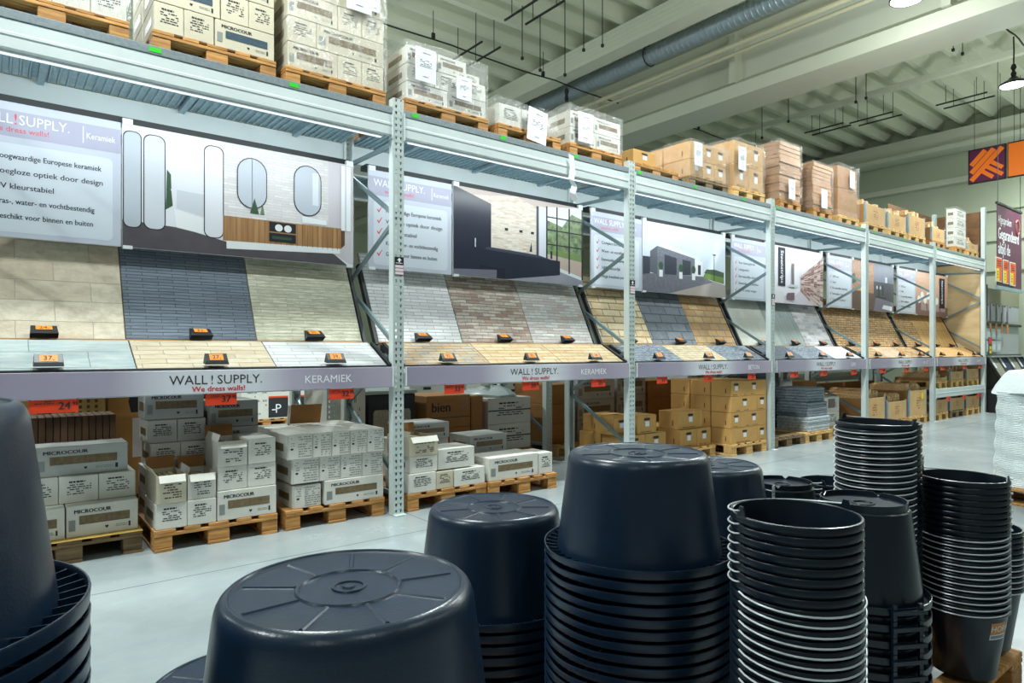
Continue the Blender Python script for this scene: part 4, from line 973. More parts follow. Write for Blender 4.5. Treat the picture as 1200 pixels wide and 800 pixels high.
o = tag(MB().rev([(0,0),(.06,0)], 16).build('yellow_disc', mat('yellow_tag', (240, 224, 30), .5), None, (13.35, 4.775, .5), (PI/2, 0, 0)), 'round yellow tag on the third crate of the fifth bay', 'tag')
for k in range(2): carton('brown', 11.1+1.3*k, 12.3+1.3*k, 5.72, .145+.0, .6, .1, 'flat brown panel pack, %s, behind the crates of the fifth bay' % ORD[k+1])

# ------------------------------------------------------------------ goods on the rear rack and beyond
YR = 6.15
def rear(kind, xl, xr, z, H, D, label, y=YR+.05, pm=PALW, pal=True):
    if pal: pallet((xl+xr)/2, y-.03, 0, 'pallet under '+label, xr-xl, 1.0, pm)
    return carton(kind, xl, xr, y, z, H, D, label)
REAR = mat('straw_pack', (206, 178, 116), .7, noise=.12, nscale=12)
def pillar_pack(x, w_, H, label):
    o = thing('perforated_pack', label, 'pack', (x, YR+.02, .001))
    MB().cbox(-w_/2, w_/2, 0, .7, 0, H, .006).build('pack_body', REAR, o)
    d_ = MB()
    for r in range(24):
        for c in range(3): d_.quad(-w_/2+.02+c*(w_-.04)/3, -w_/2+.02+c*(w_-.04)/3+.02, H-.06-r*.045, H-.035-r*.045, -.001)
    d_.build('perforation', mat('perforation_dark', (110, 86, 46), .8), o)
pillar_pack(.62, .2, 1.15, 'tall straw coloured pack with rows of holes behind the dark boards')
pillar_pack(1.28, .2, 1.15, 'tall straw coloured pack with rows of holes behind the topmost grey carton')
for k, (a, b) in enumerate(((-.17, .1), (.14, .5), (.74, 1.15), (1.42, 1.62))):
    carton('tan', a, b, YR+.06, .001, 1.16, .8, 'tall straw brown carton, %s along, standing at the rear behind the first pallets' % ORD[k+1])
for k, (a_, b_) in enumerate(((3.3, 4.15), (4.25, 5.0))):
    pallet((a_+b_)/2, 11.5, 0, 'pallet in the rear aisle under the %s symbol carton' % ORD[k+1], b_-a_, 1.0)
    carton('logo', a_, b_, 11.52, PT, 1.1, .8, 'tall white carton with black symbol panel in the rear aisle, %s of two' % ORD[k+1], seed=k)
GP = mat('radiator_pack', (34, 38, 44), .6)
rear('plain', 2.66, 3.0, PT, .86, .8, 'grey white carton behind the standing cardboard flap')
o = thing('framed_crate', 'black framed crate with two pale slatted windows at the rear', 'crate', (3.33, YR+.1, .001))
MB().cbox(-.28, .28, 0, .7, 0, .86, .01).build('crate_body', GP, o)
for s_ in (-1, 1):
    b_ = MB().poly([(s_*.13+.09*c, .56+.14*e) for c, e in ((-1,-.8),(-.8,-1),(.8,-1),(1,-.8),(1,.8),(.8,1),(-.8,1),(-1,.8))], -.002); b_.build('pale_window', mat('pale_slats', (170, 166, 150), .6, noise=.2, nscale=40), o)
MB().cbox(-.3, .3, -.02, .72, .862, .9, .01).build('film_cover', mat('pale_film', (176, 190, 190), .3), o)
rear('bien', 3.72, 4.3, PT+.32, .36, .6, 'large brown carton with black lowercase lettering behind the battered cartons'); carton('brown', 3.72, 4.3, YR+.05, PT, .319, .6, 'brown carton beneath the large lettered carton')
carton('brown', 4.33, 4.5, YR+.08, .001, .8, .5, 'narrow brown strapped carton beside the large lettered carton')
for k in range(2):
    c = rear('plain', 4.55, 5.2, PT+.31*k, .309, .7, 'big pale carton with straps, %s layer, behind the second pallets' % ORD[k+1], pal=(k == 0))
    MB().quad(-.322, .322, .15, .165, -.002).build('strap', mat('green_strap', (40, 66, 60)), c)
o = tag(MB().rev([(0,.0),(.33,.0),(.34,.03),(.26,.07),(.12,.1),(0,.105)], 16, fn=lambda k, r, z, a: (r*(1+.12*math.sin(3*a)), z*(1+.3*math.sin(5*a+k)))).build('plastic_sheet', mat('pale_film', (176, 190, 190)), None, (4.85, YR+.4, PT+.62)), 'crumpled pale plastic sheet on top of the strapped pale cartons', 'plastic sheet')
for k, (a, b, H, kd) in enumerate(((5.5, 5.95, .9, 'brown'), (6.0, 6.7, .95, 'greylong'), (6.75, 7.35, 1.0, 'greylong'), (7.4, 8.05, .9, 'brown'), (8.4, 9.1, 1.1, 'plain'), (9.2, 9.9, .95, 'plain'), (10.0, 10.8, .8, 'brown'), (11.2, 12.2, .55, 'brown'), (12.3, 13.4, .5, 'brown'))):
    n = 3
    for l in range(n): rear(kd, a, b, PT+(H-.15)/n*l, (H-.15)/n-.002, .7, '%s rear rack carton, layer %s of %s pile beyond second post' % ({'brown': 'brown', 'greylong': 'grey', 'plain': 'white'}[kd], ORD[l+1], ORD[k+1]), pal=(l == 0))
for k in range(4): carton('plain', 5.2+1.4*k, 6.3+1.4*k, 9.2, .001, 1.2, .6, 'tall white carton farther beyond both racks, %s along' % ORD[k+1])

# ------------------------------------------------------------------ loaded pallets on the upper deck
DZ = 3.257+.014
def film_box(label, xc, y, z, W, H, D, seed=1):
    """wrinkled stretch film wound round a load"""
    R = random.Random(seed); nx, ny, nz = 7, 6, 6; V = []; ring = []
    per = [(-W/2+W*i/nx, 0) for i in range(nx)]+[(W/2, D*i/ny) for i in range(ny)]+[(W/2-W*i/nx, D) for i in range(nx)]+[(-W/2, D-D*i/ny) for i in range(ny)]
    n = len(per); F = []
    for k in range(nz+1):
        for (x, yy) in per:
            e = .004+R.uniform(0, .009); s = (1 if x > 0 else -1)*(e if abs(abs(x)-W/2) < 1e-6 else 0); t = (-e if yy == 0 else e if yy == D else 0)
            V.append((x+s, yy+t, H*k/nz+(R.uniform(.004, .03) if k == nz else R.uniform(-.02, .02) if k else .002)))
    for k in range(nz):
        for i in range(n): j = (i+1) % n; F.append((k*n+i, k*n+j, (k+1)*n+j, (k+1)*n+i))
    c = len(V); V.append((0, D/2, H+.02)); F += [(nz*n+i, nz*n+(i+1) % n, c) for i in range(n)]
    o = MB().add(V, F, 0, True).build('stretch_wrap', FILM, None, (xc, y, z)); return tag(o, label, 'stretch wrap')
def sheet(label, x, y, z, W=.21, H=.3, rz=0, tilt=0, seed=0):
    o = thing('paper_sheet', label, 'paper', (x, y, z)); o.rotation_euler = (tilt, rz, 0)
    MB().box(-W/2, W/2, 0, .001, 0, H).build('sheet', PAPER, o)
    MB().dashes(-W*.2, W*.25, H*.82, H*.88, 1, -.001, 0, seed, 1).dashes(-W*.3, W*.3, H*.42, H*.66, 5, -.001, 0, seed+1, .7).dashes(-W*.15, W*.15, H*.12, H*.18, 1, -.001, 0, seed+2, 1).build('print', mat('sheet_ink', (96, 100, 110), .7), o)
def up_pallet(x0, x1, label, m=PALW, y=GY, D=1.0): return pallet((x0+x1)/2, y, DZ-.0, label, x1-x0, D, m)
UZ = DZ+PT
up_pallet(-.12, .69, 'upper shelf pallet cut by the top corner of the photo')
for l in range(2): row('long' if l else 'small', spread(-.11, .68, 2 if l else 4), GY+.02, UZ+.2*l, .198, .4, 'white carton, layer %s' % ORD[l+1], 'of the load cut by top corner')
for l in range(2): carton('plain', -.11, .68, GY+.45, UZ+.2*l, .198, .4, 'wide white rear carton, layer %s of the load cut by top corner' % ORD[l+1])
film_box('shiny stretch wrap around the load cut by the top corner', .285, GY+.0, UZ, .81, .42, .95, 4)
up_pallet(.82, 1.62, 'upper shelf pallet under the cream cartons with blue windows')
W8 = 'of the blue-windowed cream load'
row('cream', [.83, 1.01, 1.2], GY+.01, UZ, .19, .4, 'cream carton in bottom row', W8); carton('longblue', 1.205, 1.61, GY+.01, UZ, .19, .4, 'cream blue windowed carton in bottom row '+W8)
carton('longblue', .83, 1.24, GY+.01, UZ+.191, .19, .4, 'cream blue windowed carton in second row '+W8); row('cream', [1.245, 1.43, 1.61], GY+.01, UZ+.191, .19, .4, 'cream carton in second row', W8, 2)
row('cream', [.83, 1.03, 1.22], GY+.01, UZ+.382, .19, .4, 'cream carton in third row', W8, 3); carton('longblue', 1.225, 1.61, GY+.01, UZ+.382, .19, .4, 'cream blue windowed carton in third row '+W8)
carton('longblue', .83, 1.24, GY+.01, UZ+.573, .19, .4, 'cream blue windowed carton in fourth row '+W8); row('cream', [1.245, 1.43, 1.61], GY+.01, UZ+.573, .19, .4, 'cream carton in fourth row', W8, 2)
for l in range(4): carton('cream', .83, 1.61, GY+.43, UZ+.191*l, .19, .4, 'wide cream rear carton, layer %s %s' % (ORD[l+1], W8))
up_pallet(1.69, 2.5, 'upper shelf pallet under the tall film wrapped cream load')
W9 = 'of the tall film wrapped load'
for l in range(5):
    e = [1.71, 2.1, 2.3, 2.49] if l % 2 == 0 else [1.71, 1.93, 2.49]
    for k in range(len(e)-1): carton('creamlong' if e[k+1]-e[k] > .3 else 'cream', e[k], e[k+1], GY+.02, UZ+.19*l, .189, .4, 'cream white carton, row %s, %s along %s' % (ORD[l+1], POS[k], W9), 0, l)
    carton('cream', 1.71, 2.49, GY+.44, UZ+.19*l, .189, .4, 'wide cream rear carton, layer %s %s' % (ORD[l+1], W9))
film_box('glossy stretch wrap around the tall cream load before first post', 2.1, GY+.01, UZ, .8, .97, .86, 7)
sheet('white notice sheet on the tall wrapped load before the first post', 2.26, GY-.02, UZ+.56, seed=1); sheet('smaller white label beside the notice on the tall wrapped load', 2.4, GY-.018, UZ+.6, .08, .2, seed=9)
up_pallet(2.68, 3.53, 'upper shelf pallet just past first post under white wrapped load')
WA = 'of the wrapped load past first post'
for l, (x1, n) in enumerate(((3.51, 2), (3.51, 3), (3.3, 2))): row('long' if n == 2 else 'small', spread(2.7, x1, n), GY+.02, UZ+.15*l, .149, .4, 'white carton in row %s,' % ORD[l+1], WA, l)
carton('small', 3.32, 3.5, GY+.1, UZ+.3, .1, .3, 'small white carton topmost '+WA)
for l in range(3): carton('greylong', 2.7, 3.5, GY+.44, UZ+.15*l, .149, .45, 'wide grey rear carton, layer %s %s' % (ORD[l+1], WA), 0, l)
film_box('bright crinkled stretch wrap around the white load past first post', 3.1, GY+.01, UZ, .83, .475, .91, 9)
sheet('white notice sheet on the wrapped load past the first post', 2.86, GY-.02, UZ+.16, .2, .28, seed=2); sheet('pale second sheet on the wrapped load past the first post', 3.25, GY-.02, UZ+.1, .16, .2, seed=3)
up_pallet(3.64, 4.42, 'upper shelf pallet in second bay with one low carton layer', m=PALW)
row('plain', spread(3.66, 4.2, 2), GY+.02, UZ, .19, .4, 'white carton', 'of the low wrapped load in second bay'); carton('plain', 3.66, 4.2, GY+.44, UZ, .19, .4, 'wide white rear carton of the low wrapped load in second bay')
film_box('crumpled stretch wrap around the low white load in second bay', 4.0, GY+.01, UZ, .74, .22, .88, 11); sheet('white notice sheet hanging askew over the low wrapped load', 4.06, GY-.045, DZ+.03, .24, .32, .12, -.04, 4)
up_pallet(4.54, 5.31, 'upper shelf pallet before second post under white wrapped load')
WB = 'of the wrapped load before second post'
for l in range(2): row('long', spread(4.56, 5.3, 2-l+0) if l == 0 else [4.56, 4.9, 5.3], GY+.02, UZ+.165*l, .164, .4, 'white windowed carton in row %s,' % ORD[l+1], WB, l); carton('greylong', 4.56, 5.3, GY+.44, UZ+.165*l, .164, .4, 'wide grey rear carton, layer %s %s' % (ORD[l+1], WB))
film_box('loose cloudy stretch wrap around the white load before second post', 4.92, GY+.01, UZ, .78, .37, .88, 13); sheet('white notice sheet on the wrapped load before second post', 4.74, GY-.02, UZ+.02, .21, .3, seed=5)
up_pallet(5.56, 6.34, 'upper shelf orange pallet with one small brown carton', m=PALW, y=4.85); pallet(5.8, 5.9, DZ, 'upper shelf pallet lying behind the small brown carton', .6, .12+.3, PALW) if False else None
carton('tan', 5.6, 5.98, 4.9, UZ, .16, .34, 'small tan carton on the upper orange pallet past second post')
WC = 'of the wrapped load in third bay'
up_pallet(6.52, 7.3, 'upper shelf worn pallet under the film wrapped brown load', m=PALO, y=4.82)
for l in range(2): row('tan', spread(6.54, 7.28, 3), 4.84, UZ+.21*l, .208, .4, 'brown carton in row %s,' % ORD[l+1], WC, l); carton('tan', 6.54, 7.28, 5.26, UZ+.21*l, .208, .5, 'wide brown rear carton, layer %s %s' % (ORD[l+1], WC))
film_box('hazy stretch wrap around the brown load in third bay', 6.91, 4.83, UZ, .76, .42, .94, 15); sheet('white notice sheet on the film wrapped brown load', 6.64, 4.79, UZ+.12, .16, .28, seed=6)
WD = 'of the tall tan load before third post'
up_pallet(7.4, 8.12, 'upper shelf fresh pallet under the tall tan load', m=PALN)
for l in range(2): row('tan', [7.42, 7.75, 8.1], GY+.02, UZ+.3*l, .298, .45, 'tan carton in row %s,' % ORD[l+1], WD, l); carton('tan', 7.42, 8.1, GY+.48, UZ+.3*l, .298, .45, 'wide tan rear carton, layer %s %s' % (ORD[l+1], WD))
film_box('clear stretch wrap around the tall tan load before third post', 7.76, GY+.01, UZ, .7, .61, .97, 17); sheet('white notice sheet on the tall tan load before third post', 7.55, GY-.02, UZ+.22, .17, .3, seed=7)
# narrow piles of brown panels
PAN = mat('panel_kraft', (176, 134, 98), .7, noise=.15, rnd=.14)
def panel_pile(x0, x1, n, h, label, y=GY):
    up_pallet(x0, x1, 'upper shelf pallet under the '+label, m=PALW, y=y); R = random.Random(n)
    for k in range(n):
        o = MB().cbox(-(x1-x0)/2, (x1-x0)/2, 0, .9, 0, h-.002, .004).build('panel_bundle', PAN, None, ((x0+x1)/2+R.uniform(-.015, .015), y+R.uniform(0, .02), UZ+k*h)); tag(o, 'brown panel bundle, %s from bottom of the %s' % (ORD[k+1], label), 'panel bundle')
    film_box('clear stretch wrap around the '+label, (x0+x1)/2, y, UZ, x1-x0+.03, n*h, .92, n)
    sheet('white notice sheet on the '+label, (x0+x1)/2-.02, y-.03, UZ+.02, .17, .27, seed=n)
panel_pile(8.5, 9.06, 14, .057, 'taller panel pile past third post'); panel_pile(9.42, 9.98, 12, .056, 'lower panel pile in fourth bay')
up_pallet(10.2, 10.88, 'upper shelf pallet under the leaning brown carton load', m=PALN)
for k in range(2): carton('brown', 10.22, 10.86, GY+.03, UZ+.09+.34*k, .338, .8, 'big brown carton, %s layer, of the torn load before fourth post' % ('lower' if k == 0 else 'upper'))
o = MB().cbox(-.33, .33, 0, .82, 0, .089, .004).build('carton_tray', PAN, None, (10.54, GY+.02, UZ)); tag(o, 'crushed cardboard tray under the big brown cartons', 'tray')
film_box('ragged stretch wrap hanging over the torn brown load', 10.54, GY+.01, UZ, .68, .79, .86, 21); sheet('white notice sheet high on the torn brown load', 10.62, GY-.01, UZ+.46, .16, .26, seed=8)
for k, (x, H) in enumerate(((11.5, .3), (12.35, .26), (13.2, .34))): wood_crate(x, GY, DZ, 'upper crate, %s along above fifth bay' % ORD[k+1], H=H, W=.76, pm=PALN, fill=8)
for k, (x, H) in enumerate(((14.22, .24), (16.1, .14))): wood_crate(x, GY, DZ, 'upper crate, %s above last bay' % ('first' if k == 0 else 'end one'), H=H, W=.66, pm=PALW if k == 0 else PALN, fill=6)
up_pallet(15.08, 15.68, 'upper shelf pallet under the narrow white wrapped column', m=PALW, D=.88)
for k in range(4): carton('small', 15.12, 15.72, GY+.02, UZ+.19*k, .188, .16, 'pale carton, %s from the bottom of the narrow wrapped column' % ORD[k+1])
film_box('white stretch wrap around the narrow column in the last top bay', 15.42, GY+.02, UZ, .62, .78, .16, 23)
o = thing('plastic_rag', 'torn white plastic strip hanging from the front beam in second bay', 'plastic strip', (xat(669, FRONT-.02), FRONT-.02, 3.2))
pts = [(0,0,.05),(.01,-.01,-.1),(-.02,-.02,-.2),(.03,-.015,-.26),(.0,-.02,-.33),(.03,-.01,-.4)]
MB().add([v for p in pts for v in ((p[0]-.03-.02*abs(p[2]), p[1], p[2]), (p[0]+.03, p[1]-.012, p[2]-.02))], [(2*i, 2*i+1, 2*i+3, 2*i+2) for i in range(len(pts)-1)]).build('strip', WHITE, o)
MB().tube([(0,-.01,-.2),(.05,-.02,-.27),(.02,-.02,-.34),(.06,-.02,-.38)], .012, 5).build('twisted_end', WHITE, o)

# ------------------------------------------------------------------ mortar tubs, upside down and nested
def make_tub(s):
    N = 64
    def lip(k, r, z, a):      # the rim dips at the two grips
        return r, z-.006*max(0, math.cos(2*a))**6
    body = MB().rev([(.250,.004),(.2162,.269),(.2145,.282),(.2116,.292),(.2068,.3005),(.2010,.306),(.1955,.308),(.1925,.3072),(.1905,.3045),(.1875,.3035),(.183,.302),(.09,.301),(.0875,.3045),(.0835,.3045),(.081,.301),(.03,.301),(.0285,.304),(.0245,.304),(.023,.301),(.012,.301),(.01,.3045),(0,.3045)], N)
    body.rev([(.247,.004),(.2135,.266),(.205,.292),(.19,.298),(0,.298)], N); body.rev([(.25,.004),(.247,.004)], N)
    B = body.mesh('tub_body', TUB)
    rm = MB().rev([(.2495,.0),(.2495,.004),(.281,.0105),(.2825,.0125),(.2835,.0285),(.2850,.031),(.2875,.031),(.2885,.028),(.2870,.0085)], N, closed=True, fn=lambda k, r, z, a: lip(k, r, z, a) if 4 <= k <= 7 else (r, z))
    ri = rm
    for k in range(48):
        a = 2*PI*k/48; M = Matrix.Rotation(a, 4, 'Z'); ri.add([M @ Vector(p_) for p_ in ((.2485,-.0012,.002),(.2828,-.0012,.0095),(.2828,.0012,.0095),(.2485,.0012,.002),(.2485,-.0012,.019),(.2828,-.0012,.024),(.2828,.0012,.024),(.2485,.0012,.019))], [(0,3,2,1),(4,5,6,7),(0,1,5,4),(1,2,6,5),(2,3,7,6),(3,0,4,7)])
    rm = rm.mesh('tub_rim', TUB)
    sp = MB()
    for k in range(9):
        a = 2*PI*(k+.3)/9; M = Matrix.Rotation(a, 4, 'Z'); sp.add([M @ Vector(p_) for p_ in ((.0905,-.005,.3005),(.181,-.005,.3015),(.181,.005,.3015),(.0905,.005,.3005),(.0915,-.0022,.3036),(.179,-.0022,.3044),(.179,.0022,.3044),(.0915,.0022,.3036))], [(0,1,5,4),(1,2,6,5),(2,3,7,6),(3,0,4,7),(4,5,6,7)])
    SPK = sp.mesh('base_spoke', TUB)
    for me in (B, rm, SPK): me.transform(Matrix.Scale(s, 4))
    return [('tub_body', B), ('tub_rim', rm), ('base_spoke', SPK)]
TUBS = {}
def tub_stack(x, y, ztop, s, floor_z, where, rz=0, wob=.5):
    if s not in TUBS: TUBS[s] = make_tub(s)
    z = ztop-.3085*s; k = 0; pitch = .0325*s
    n = max(1, int((z-floor_z)/pitch+1e-6)+1)
    z0 = floor_z+.001
    R = random.Random(int(x*100)); first = None
    while k < n:
        zz = z-k*pitch
        lab = ('topmost black mortar tub, upside down, '+where) if k == 0 else 'nested black mortar tub, %s from top, %s' % (ORD[k+1] if k < 29 else 'low', where)
        a = rz+(R.choice((0, wob, -wob, .2)) if k else 0)
        if first is None:
            first = thing('mortar_tub', lab, 'tub', (x, y, zz), a, 'tubs nested '+where)
            put_parts(TUBS[s], first)
        else:
            c = copy_tree(first); c.location = (x, y, zz); c.rotation_euler = (0, 0, a); c['label'] = lab
        k += 1
    return z-(n-1)*pitch
DK = .145
def tub_at(r, d, ztop, s, where, rz=0, wob=.5):
    x, y = rd(r, d); return tub_stack(x, y, ztop, s, DK, where, rz, wob)
tub_at(-.28, 1.13, .922, 1.0, 'in the big near stack at front', .2)
tub_at(-.662, 1.6, .52, 1.0, 'in low stack behind the big near one')
tub_at(-.068, 2.5, .735, 1.15, 'in the stack before battered cartons', .5)
tub_at(.388, 2.03, 1.012, 1.0, 'in the tall central stack', -.3)
tub_at(.80, 2.7, .86, 1.0, 'in the stack behind the tall central one', .9)
tub_at(-1.05, 1.0, 1.235, 1.2, 'in the tallest stack at the photo edge', 1.0)
TL = thing('hang_tag', 'white paper tag on the tub behind the tall central stack', 'tag', (0,0,0))
x, y = rd(.80+.25, 2.64); TL.location = (x, y, .66); TL.rotation_euler = (0, 0, -math.asin(CA)+1.0)
MB().box(-.025, .025, 0, .002, 0, .12).build('tag_card', PAPER, TL); MB().dashes(-.02, .02, .02, .1, 6, -.0006, 0, 3).build('tag_print', INK, TL)

# ------------------------------------------------------------------ builder's buckets, upright and nested
RB, HB = .135, .25
BP_TALL = {}
def make_bucket(s=1.0):
    N = 48
    body = MB().rev([(0,.004),(.094,.004),(.0985,0),(.1,.003),(.1335,.232),(.1335,.2325),(.139,.233),(.1412,.2355),(.1412,.246),(.1395,.249),(.1355,.2498),(.1333,.248),(.1317,.236),(.098,.006),(0,.006)], N).mesh('bucket_body', BUCK)
    ears = []
    for sg in (-1, 1):
        pair = []
        for top in (.2525, .2705):       # inside a stack the ear is hidden under the next rim
            V = [(sg*x, y, z) for x in (.136, .1395) for y, z in ((-.016,.249),(.016,.249),(.007,top),(-.007,top))]
            pair.append(MB().add(V, [(0,1,2,3),(7,6,5,4),(0,3,7,4),(1,5,6,2),(3,2,6,7)]).mesh('bail_ear', BUCK))
        BP_TALL[pair[0].name] = pair[1]; ears.append(('bail_ear', pair[0]))
    pts = []
    for k in range(25):
        a = -PI/2+PI*k/24; r = .1445
        pts.append((r*math.sin(a)*1.0, -r*math.cos(a), .254-.016*math.cos(a)**.6 if math.cos(a) > 0 else .254))
    BL = MB().tube(pts, .0022, 6).mesh('bail_handle', BAIL)
    return [('bucket_body', body)]+ears+[('bail_handle', BL)]
BP = make_bucket()
def bucket_stack(r, d, ztop, where, rz, flip=0, low=DK):
    x, y = rd(r, d); p_ = .0215; n = max(1, int((ztop-.25-low)/p_)+1); first = None
    for k in range(n):
        zz = ztop-.25-k*p_
        if k == n-1 and zz-low < .03: zz = max(low, min(zz, low+.002)) if zz-low < .002 else zz
        lab = ('topmost black bucket ' if k == 0 else 'bottom black bucket ' if k == n-1 else 'black bucket, %s from the top, ' % ORD[min(k+1, 30)])+where
        a = rz+(PI if k < flip else 0)
        if first is None:
            first = thing('builders_bucket', lab, 'bucket', (x, y, zz), a, 'buckets nested '+where)
            put_parts(BP, first)
            c = first
        else:
            c = copy_tree(first); c.location = (x, y, zz); c.rotation_euler = (0, 0, a); c['label'] = lab
    for ch in first.children_recursive:
        if ch.name.startswith('bail_ear'): ch.data = BP_TALL[ch.data.name]
        if ch.name.startswith('bail_handle') and flip: ch.location.z = .008
    return c
V0 = -math.asin(CA)
bucket_stack(.645, 1.5, .953, 'in the stack nearest the camera', V0+.25, 8)
bucket_stack(1.35, 2.43, 1.06, 'in the tallest bucket stack', V0-1.1, 1)
b3 = bucket_stack(1.645, 2.4, .865, 'in the stack beside the pallet edge', V0-.95, 9)
bucket_stack(1.545, 3.2, .69, 'in the low stack behind the lidded tubs', V0+.9, 2)
bucket_stack(1.858, 2.615, .63, 'in the short stack on the pallet corner', V0+.5, 4)
bucket_stack(1.65, 2.9, .87, 'in the stack hidden behind the tallest one', V0+.3, 3)
# sticker on the lowest bucket by the pallet edge
st = MB(); 
def wrapq(x0, x1, z0, z1, off, mi):
    n = 6; V = []
    for i in range(n+1):
        s_ = x0+(x1-x0)*i/n
        for z in (z0, z1):
            r = .1004+(z-.003)/.233*.0335+off; a = s_/r; V.append((r*math.sin(a), -r*math.cos(a), z))
    st.add(V, [(2*i, 2*i+2, 2*i+3, 2*i+1) for i in range(n)], mi)
wrapq(-.035, .035, .175, .215, .0006, 0); wrapq(-.035, .035, .155, .174, .0006, 1); wrapq(-.032, .03, .159, .17, .001, 2)
ob = st.build('printed_sticker', [mat('sticker_orange', (206, 140, 60), .5), PAPER, mat('grey_ink', (136, 140, 138))], b3)
wt = MB().text('HORN', .03, -.034, 0, 0, 0); 
Vn = []
for (u, _, v) in wt.v:
    z = .184+v; r = .1004+(z-.003)/.233*.0335+.0012; a = u/r; Vn.append((r*math.sin(a), -r*math.cos(a), z))
wt.v = Vn; ob2 = wt.build('sticker_lettering', WINK, b3)
ang = V0+.34-b3.rotation_euler.z
for q in (ob, ob2): q.rotation_euler = (0, 0, ang)

# ------------------------------------------------------------------ buckets with ring bases, upside down
def make_ringtub():
    N = 56
    body = MB().rev([(.168,.0),(.1345,.275),(.133,.285),(.129,.289),(.1255,.2895),(.1255,.312),(.1215,.312),(.1205,.296),(.05,.294),(.036,.2945),(.034,.298),(.028,.298),(.026,.293),(0,.292)], N,
                    fn=lambda k, r, z, a: (r, z-(.014 if k in (5, 6) and abs(math.sin(2*a+.4)) > .985 else 0))).rev([(.166,.0),(.132,.28),(.12,.288),(0,.288)], N).rev([(.168,0),(.166,0)], N).mesh('tub_body', BUCK)
    rim = MB().rev([(.1695,-.004),(.167,.002),(.183,.006),(.187,.01),(.187,.03),(.184,.0305),(.1835,.012),(.180,.004)], N, closed=True).mesh('tub_rim', BUCK)
    hds = []
    for sg in (0, 1):
        M = Matrix.Rotation(PI*sg, 4, 'Z'); hd = MB()
        hd.box(-.055, .055, -.205, -.197, .018, .030, 0, M)
        for x in (-.05, .035): hd.box(x, x+.012, -.1975, -.1875, .0, .046, 0, M)
        hds.append(('grip_handle', hd.mesh('grip_handle', BUCK)))
    return [('tub_body', body), ('tub_rim', rim)]+hds
RT_ = make_ringtub()
def ring_stack(r, d, ztop, where, rz, s=1.0):
    x, y = rd(r, d); z = ztop-.312*s; p_ = .048*s; n = max(1, int((z-DK)/p_)+1); first = None
    for k in range(n):
        zz = z-k*p_
        lab = ('topmost black ring-based tub, upside down, ' if k == 0 else 'black ring-based tub, %s from the top, ' % ORD[k+1])+where
        if first is None:
            first = thing('builders_tub', lab, 'tub', (x, y, zz), rz, 'ring-based tubs nested '+where); first.scale = (s, s, s)
            put_parts(RT_, first)
        else:
            c = copy_tree(first); c.location = (x, y, zz); c['label'] = lab
ring_stack(1.04, 1.95, .885, 'between the two nearer bucket stacks', V0+.15, .93)
ring_stack(1.21, 2.95, .74, 'behind the nearest bucket stack', V0+.5)
# pallets beneath the tubs
for k, (x, y) in enumerate(((1.34, .64), (2.57, .78), (2.7, 1.595), (1.37, 1.47), (.08, .64), (.08, 1.47))):
    lab = ['pallet under the nearest bucket stack and central tubs', 'pale pallet with an exposed corner under the stickered bucket', 'pallet under the farther tub stacks', 'pallet under the tub stack before the battered cartons', 'pallet under the big near tub stack', 'pallet under the tallest tub stack'][k]
    pallet(x-.6, y+.4, 0, lab, .8, 1.2, PALW if k == 1 else PALO, -PI/2)

# ------------------------------------------------------------------ white wrapped pile in the cross aisle
c = rd(4.75, 5.75)
pallet(c[0], c[1]-.5, 0, 'pallet under the white wrapped pile in the aisle', .9, 1.0, PALW)
o = thing('wrapped_pile', 'white stretch wrapped pile of nested plastic on a pallet in the aisle', 'wrapped goods', (c[0], c[1], PT))
N = 40; V = []; F = []; R = random.Random(5); L = 110
for k in range(L+1):
    z = .82*k/L
    for i in range(N):
        a = 2*PI*i/N; ca, sa = math.cos(a), math.sin(a); q = (abs(ca)**4+abs(sa)**4)**-.25
        r = (.40+.006*(k % 2)-.03*z)*min(q, 1.16)+.006*math.sin(3*a+k*.3); V.append((r*ca, r*sa, z))
for k in range(L):
    for i in range(N): j = (i+1) % N; F.append((k*N+i, k*N+j, (k+1)*N+j, (k+1)*N+i))
WP = mat('white_wrap', (222, 232, 234), .3, bump=.3, bscale=30)
MB().add(V, F, 0, False).build('nested_plastic', WP, o)
MB().rev([(.45,.80),(.42,.86),(.36,.95),(.33,.985),(.2,1.0),(0,1.0)], N, fn=lambda k, r, z, a: (r*(1+.02*math.sin(7*a+k)), z+.012*math.sin(5*a)*(k < 5))).build('wrap_hood', WP, o)
q = MB(); M = Matrix.Rotation(-2.25, 4, 'Z')
q.add([M @ Vector(p) for p in ((.43,-.08,.78),(.43,.08,.78),(.405,.08,.92),(.405,-.08,.92))], [(0,1,2,3)]); q.build('pale_label', mat('pale_yellow', (206, 214, 170), .6), o)

# ------------------------------------------------------------------ far end: hanging signs, wall shelf, mosaic frames
PUR = mat('purple_banner', (88, 26, 66), .5)
o = thing('hanging_banner', 'tall purple hanging banner with white lettering past the rack end', 'banner', (17.75, 4.6, 2.72))
MB().box(-.86, .86, 0, .01, 0, 1.75).build('cloth', PUR, o); MB().cbox(-.88, .88, -.02, .03, 1.75, 1.8, .005).build('top_rail', DARKM, o); MB().cbox(-.88, .88, -.02, .03, -.08, 0, .005).build('bottom_rail', GALV, o)
MB().text('Afgesproken', .25, -.8, 1.36, -.004, 0, sx=.72).text('Gegarandeerd', .36, -.8, 1.02, -.004, 0, sx=.7, bold=.006).text('altijd de', .36, -.8, .70, -.004, 0, sx=.72, bold=.006).build('lettering', WINK, o)
MB().tube([(.55+.13*math.cos(a*PI/10), -.004, 1.4+.16*math.sin(a*PI/10)) for a in range(21)], .02, 5).build('round_emblem', mat('emblem_gold', (176, 120, 96), .5), o)
for s_ in (-.8, .8): MB().box(s_-.005, s_+.005, .0, .01, 1.8, CEIL+.25-2.72).build('suspension', DARKM, o)
